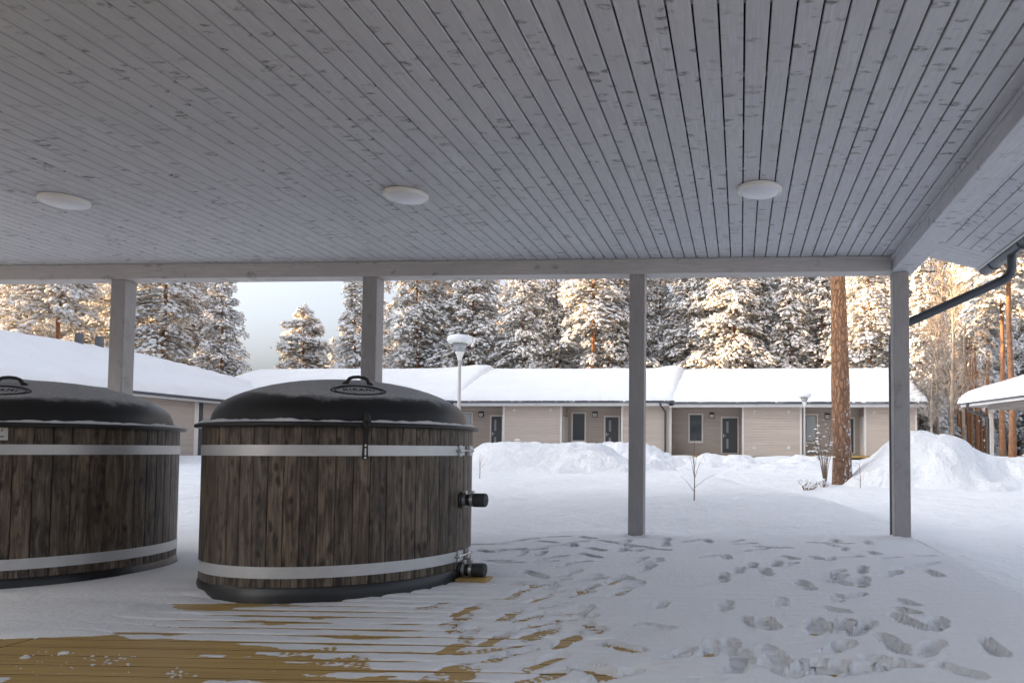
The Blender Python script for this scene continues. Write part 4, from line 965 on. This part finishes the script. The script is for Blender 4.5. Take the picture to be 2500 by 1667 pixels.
# unseen forest rows at the left, added and sized to block the low sun
for row in range(4):
    for k in range(24):
        if row == 3 and 9 < k < 19: continue
        Y = -31+72*(k+.33*row)/24+rng.uniform(-.8, .8); X = -47-6.5*row-rng.uniform(0, 2)
        if row > 0 and 1 < Y < 7: continue
        tree('unseen sun-blocking snowy pine of the forest edge left of the yard', X, Y, rng.choice((0, 1, 3, 2)), rng.uniform(17.5, 19) if Y > 37 else rng.uniform(23, 27), rng.uniform(0, 6.28), 'forest edge left of the yard')
# ------------------------------------------------------------------ frosted birches
def birch_mesh(seed, h):
    R_ = np.random.RandomState(seed); st = MB(); tw = MB()
    pts = [np.array([.03*h*math.sin(z*.35+seed)*z/h, .02*h*math.cos(z*.3+seed)*z/h, z]) for z in np.linspace(0, h, 9)]
    st.tube(pts, list(np.linspace(h*.008+.02, .012, 9)), 7, False)
    def P_(z): return np.array([np.interp(z, np.linspace(0, h, 9), [p[q] for p in pts]) for q in range(3)])
    for i in range(int(h*5)):
        z = h*(.22+.77*R_.rand()); a = R_.rand()*6.28; L = (1.02-z/h)*h*.22*R_.uniform(.6, 1.1)+.4; d = np.array([math.cos(a), math.sin(a), .75]); o = P_(z)
        e = o+d*L*.6+np.array([0, 0, .1*L]); tip = o+d*L*.95+np.array([0, 0, -.05*L]); tw.tube([o, e, tip], [.022, .015, .007], 3, False)
        for j in range(9):
            t = R_.uniform(.25, 1); b = o*(1-t)+tip*t+np.array([0, 0, .05*L]); dd = R_.randn(3)*.7+d*.5; dd[2] -= .15; q = R_.uniform(.25, .6)*L*.55+.2
            m_ = b+dd*q*.55; tw.tube([b, m_, m_+dd*q*.4+np.array([0, 0, -.25*q])], [.013, .010, .006], 3, False)
            for l in range(2):
                d3 = R_.randn(3)*.6+dd*.5; tw.tube([m_, m_+d3*q*.45+np.array([0, 0, -.12*q])], [.009, .005], 3, False)
    a = st.mesh('trunk', True); a.materials.append(M['birch_bark']); b = tw.mesh('branches', False); b.materials.append(M['frost_twig']); return a, b
BV = [birch_mesh(3, 13), birch_mesh(7, 12)]
for nx, Y, hgt, lab in ((2320, 42, 14, 'tall frosted birch glowing gold below the gutter corner'), (2352, 45, 13, 'frosted birch right of the tall glowing one, under the slanting pipe'), (2290, 46, 12, 'slim frosted birch left of the tall glowing one'),
                        (842, 75, 14, 'thin bare frosted birch against the sky left of the second post'), (1206, 66, 17, 'bare frosted birch top showing between pines right of the street lamp'), (2275, 40, 8.5, 'short frosted birch right of the house end'),
                        (1640, 64, 16, 'bare frosted birch against the sky right of the third post')):
    t = empty('birch_tree', (X_at(nx, Y), Y, .3), rng.uniform(0, 6)); s = hgt/13; t.scale = (s, s, s); tag(t, lab, 'tree', 'frosted birches')
    for nm, me in zip(('trunk', 'branches'), BV[int(nx) % 2]): link(nm, me, t)

# ------------------------------------------------------------------ the big pine in the yard
pb = np.array([2.13, 15.64]); bt = empty('pine_tree', (pb[0], pb[1], .0)); tag(bt, 'big pine with thick scaly brown trunk standing in the yard beside the snow heap', 'tree')
nz_, na = 90, 40; V = []
for i in range(nz_):
    z = -.15+13*(i/(nz_-1))**1.25; r = np.interp(z, [-.15, 0, .25, .8, 2, 4.5, 8, 13], [.27, .245, .215, .198, .185, .155, .13, .08]); cxp = -.012*z-.0012*z*z
    for j in range(na):
        a = 2*PI*j/na
        rr = r*(1+.10*float(fbm(math.cos(a)*2.2+7, z*1.1+math.sin(a)*2.2, 3, 3))+.07*float(vn(a*7, z*2.4, 5)))
        V.append((cxp+rr*math.cos(a), rr*math.sin(a), z))
Fc = np.array([[i*na+j, i*na+(j+1) % na, (i+1)*na+(j+1) % na, (i+1)*na+j] for i in range(nz_-1) for j in range(na)])
link('trunk', np_mesh('trunk', np.array(V), Fc, M['bark']), bt)
tmv = tree_mesh('big', 21, 14, 8.0, 3.0, 'pine', 1.1)
for nm, me in zip(('branches', 'crown', 'snow_load'), tmv[1:]):
    o = link(nm, me, bt); o.location = (-.15, 0, 0)
# ================================================================== STREET LAMPS AND SMALL PLANTS
def street_lamp(label, x, y, top):
    g = float(ground_h(x, y)); t = empty('street_lamp', (x, y, g-.1)); H = top-g+.1; tag(t, label, 'street lamp', 'street lamps with snow caps')
    MB().tube([(0, 0, 0), (0, 0, H*.35), (0, 0, H-.45)], [.038, .036, .032], 14).build('pole', M['pole_paint'], t, smooth=True)
    MB().lathe([(.034, H-.50), (.045, H-.46), (.085, H-.34), (.10, H-.31), (0, H-.31)], 24).build('collar', M['lamp_white'], t, sharp=40)
    MB().lathe([(.088, H-.312), (.112, H-.25), (.165, H-.125), (.16, H-.125), (.105, H-.25), (.083, H-.308)], 28).build('lantern', M['lantern_glass'], t, smooth=True)
    MB().tube([(0, 0, H-.31), (0, 0, H-.14)], .035, 10).build('bulb_tube', M['sign_white'], t, smooth=True)
    MB().lathe([(0, H-.128), (.20, H-.128), (.245, H-.118), (.25, H-.108), (.23, H-.09), (0, H-.085)], 32).build('shade', M['lamp_white'], t, sharp=40)
    MB().lathe([(0, H+.06), (.12, H+.058), (.20, H+.045), (.25, H+.015), (.268, H-.04), (.26, H-.085), (.245, H-.105), (.22, H-.092)], 32).build('snow_cap', M['snow_roof'], t, smooth=True)
p1 = ony(1122, 900, 15.5); street_lamp('near street lamp with big snow cap, rising behind the tub lid', float(p1[0]), 15.5, 3.26)
p2 = ony(1964, 1000, 28.9); street_lamp('distant street lamp with snow cap, left of the big pine trunk', float(p2[0]), 28.9, float(ony(1964, 962, 28.9)[2]))
def sapling(label, x, y, h, seed, twigs, name='sapling'):
    R_ = np.random.RandomState(seed); g = float(ground_h(x, y)); t = empty(name, (x, y, g-.05)); tag(t, label, 'plant')
    MB().tube([(0, 0, 0), (.004, 0, h*.35), (-.006, .01, h*.7), (.004, 0, h)], [.008, .0065, .0045, .002], 6).build('stem', M['twig'], t)
    for (z, dx, dy, dz) in twigs:
        MB().tube([(0, 0, z), (dx*.45, dy*.4, z+dz*.55), (dx, dy, z+dz)], [.0035, .0025, .0012], 5).build('twig', M['twig'], t)
    return t
g_ = onz(1687, 1262, .1); sapling('leafless sapling with arching twigs in the snow between the third and fourth post', g_[0], 8.9, .82, 4, [(.16, -.17, 0, .19), (.20, .27, .05, .18), (.30, .12, 0, .30), (.34, -.07, 0, .30), (.42, .05, 0, .22), (.45, -.04, .02, .2)])
def bush(label, x, y, h, n, seed, name, mt, snow_=True, spread=.5):
    R_ = np.random.RandomState(seed); g = float(ground_h(x, y)); t = empty(name, (x, y, g-.08)); tag(t, label, 'shrub'); st = MB(); sn = MB()
    for i in range(n):
        a = R_.rand()*6.28; s_ = R_.uniform(.2, 1)*spread; e = np.array([math.cos(a)*s_*h, math.sin(a)*s_*h*.6, h*R_.uniform(.45, 1)])
        m_ = e*.5+np.array([0, 0, .08*h]); st.tube([(0, 0, 0), m_, e], [.012, .008, .003], 4, False)
        for j in range(5):
            f = R_.uniform(.35, 1); b = m_*(1-f)+e*f; q = b+R_.randn(3)*.10*h*.8+np.array([0, 0, .04]); st.tube([b, q], [.005, .002], 3, False)
            if snow_ and R_.rand() < .75:
                l = snow_lump(q[0], q[1], R_.uniform(.012, .034), q[2], int(R_.randint(99))); sn.add(l.v, l.f)
    st.build('stems', M[mt], t)
    if snow_: tag(sn.build('snow_load', M['snow_pad'], t, smooth=True), kind='stuff')
b_ = onz(2010, 1178, .15); bush('upright leafless shrub with snow clumps left of the big pine trunk', 1.72, 15.2, 1.35, 13, 5, 'shrub', 'twig', True, .22)
bush('low tuft of brown dead leaves poking from the snow left of the shrub', 1.24, 14.1, .26, 16, 6, 'shrub', 'dry_leaf', True, .9)
bush('tiny brown tuft between the low dead tuft and the upright shrub', 1.62, 14.6, .20, 9, 16, 'shrub', 'dry_leaf', True, .7)
q_ = ony(2100, 1150, 14.4); sapling('thin dark forked twig at the foot of the tallest snow heap', float(q_[0]), 14.4, .62, 9, [(.42, .09, 0, .12), (.45, -.07, 0, .10), (.2, -.12, 0, .05)], 'dead_stalk')
q_ = ony(1172, 1105, 13.0); sapling('dry yellow stalk sticking out of the snow beside the tub', float(q_[0]), 13.0, .50, 11, [(.25, .05, 0, .22), (.22, .10, 0, .1)], 'dead_stalk')
q_ = ony(1262, 1090, 15.0); t_ = sapling('dry stalk with a clump of snow on top, above the left bank', float(q_[0])*19/15, 19.0, .86, 12, [(.6, .04, 0, .2), (.62, -.04, 0, .12)], 'dead_stalk')
l_ = snow_lump(.01, 0, .06, .80, 3); l_.build('snow_load', M['snow_pad'], t_, smooth=True)
sc.cycles.max_bounces = 6; sc.cycles.diffuse_bounces = 4; sc.cycles.glossy_bounces = 3; sc.cycles.transmission_bounces = 4; sc.cycles.caustics_reflective = False; sc.cycles.caustics_refractive = False
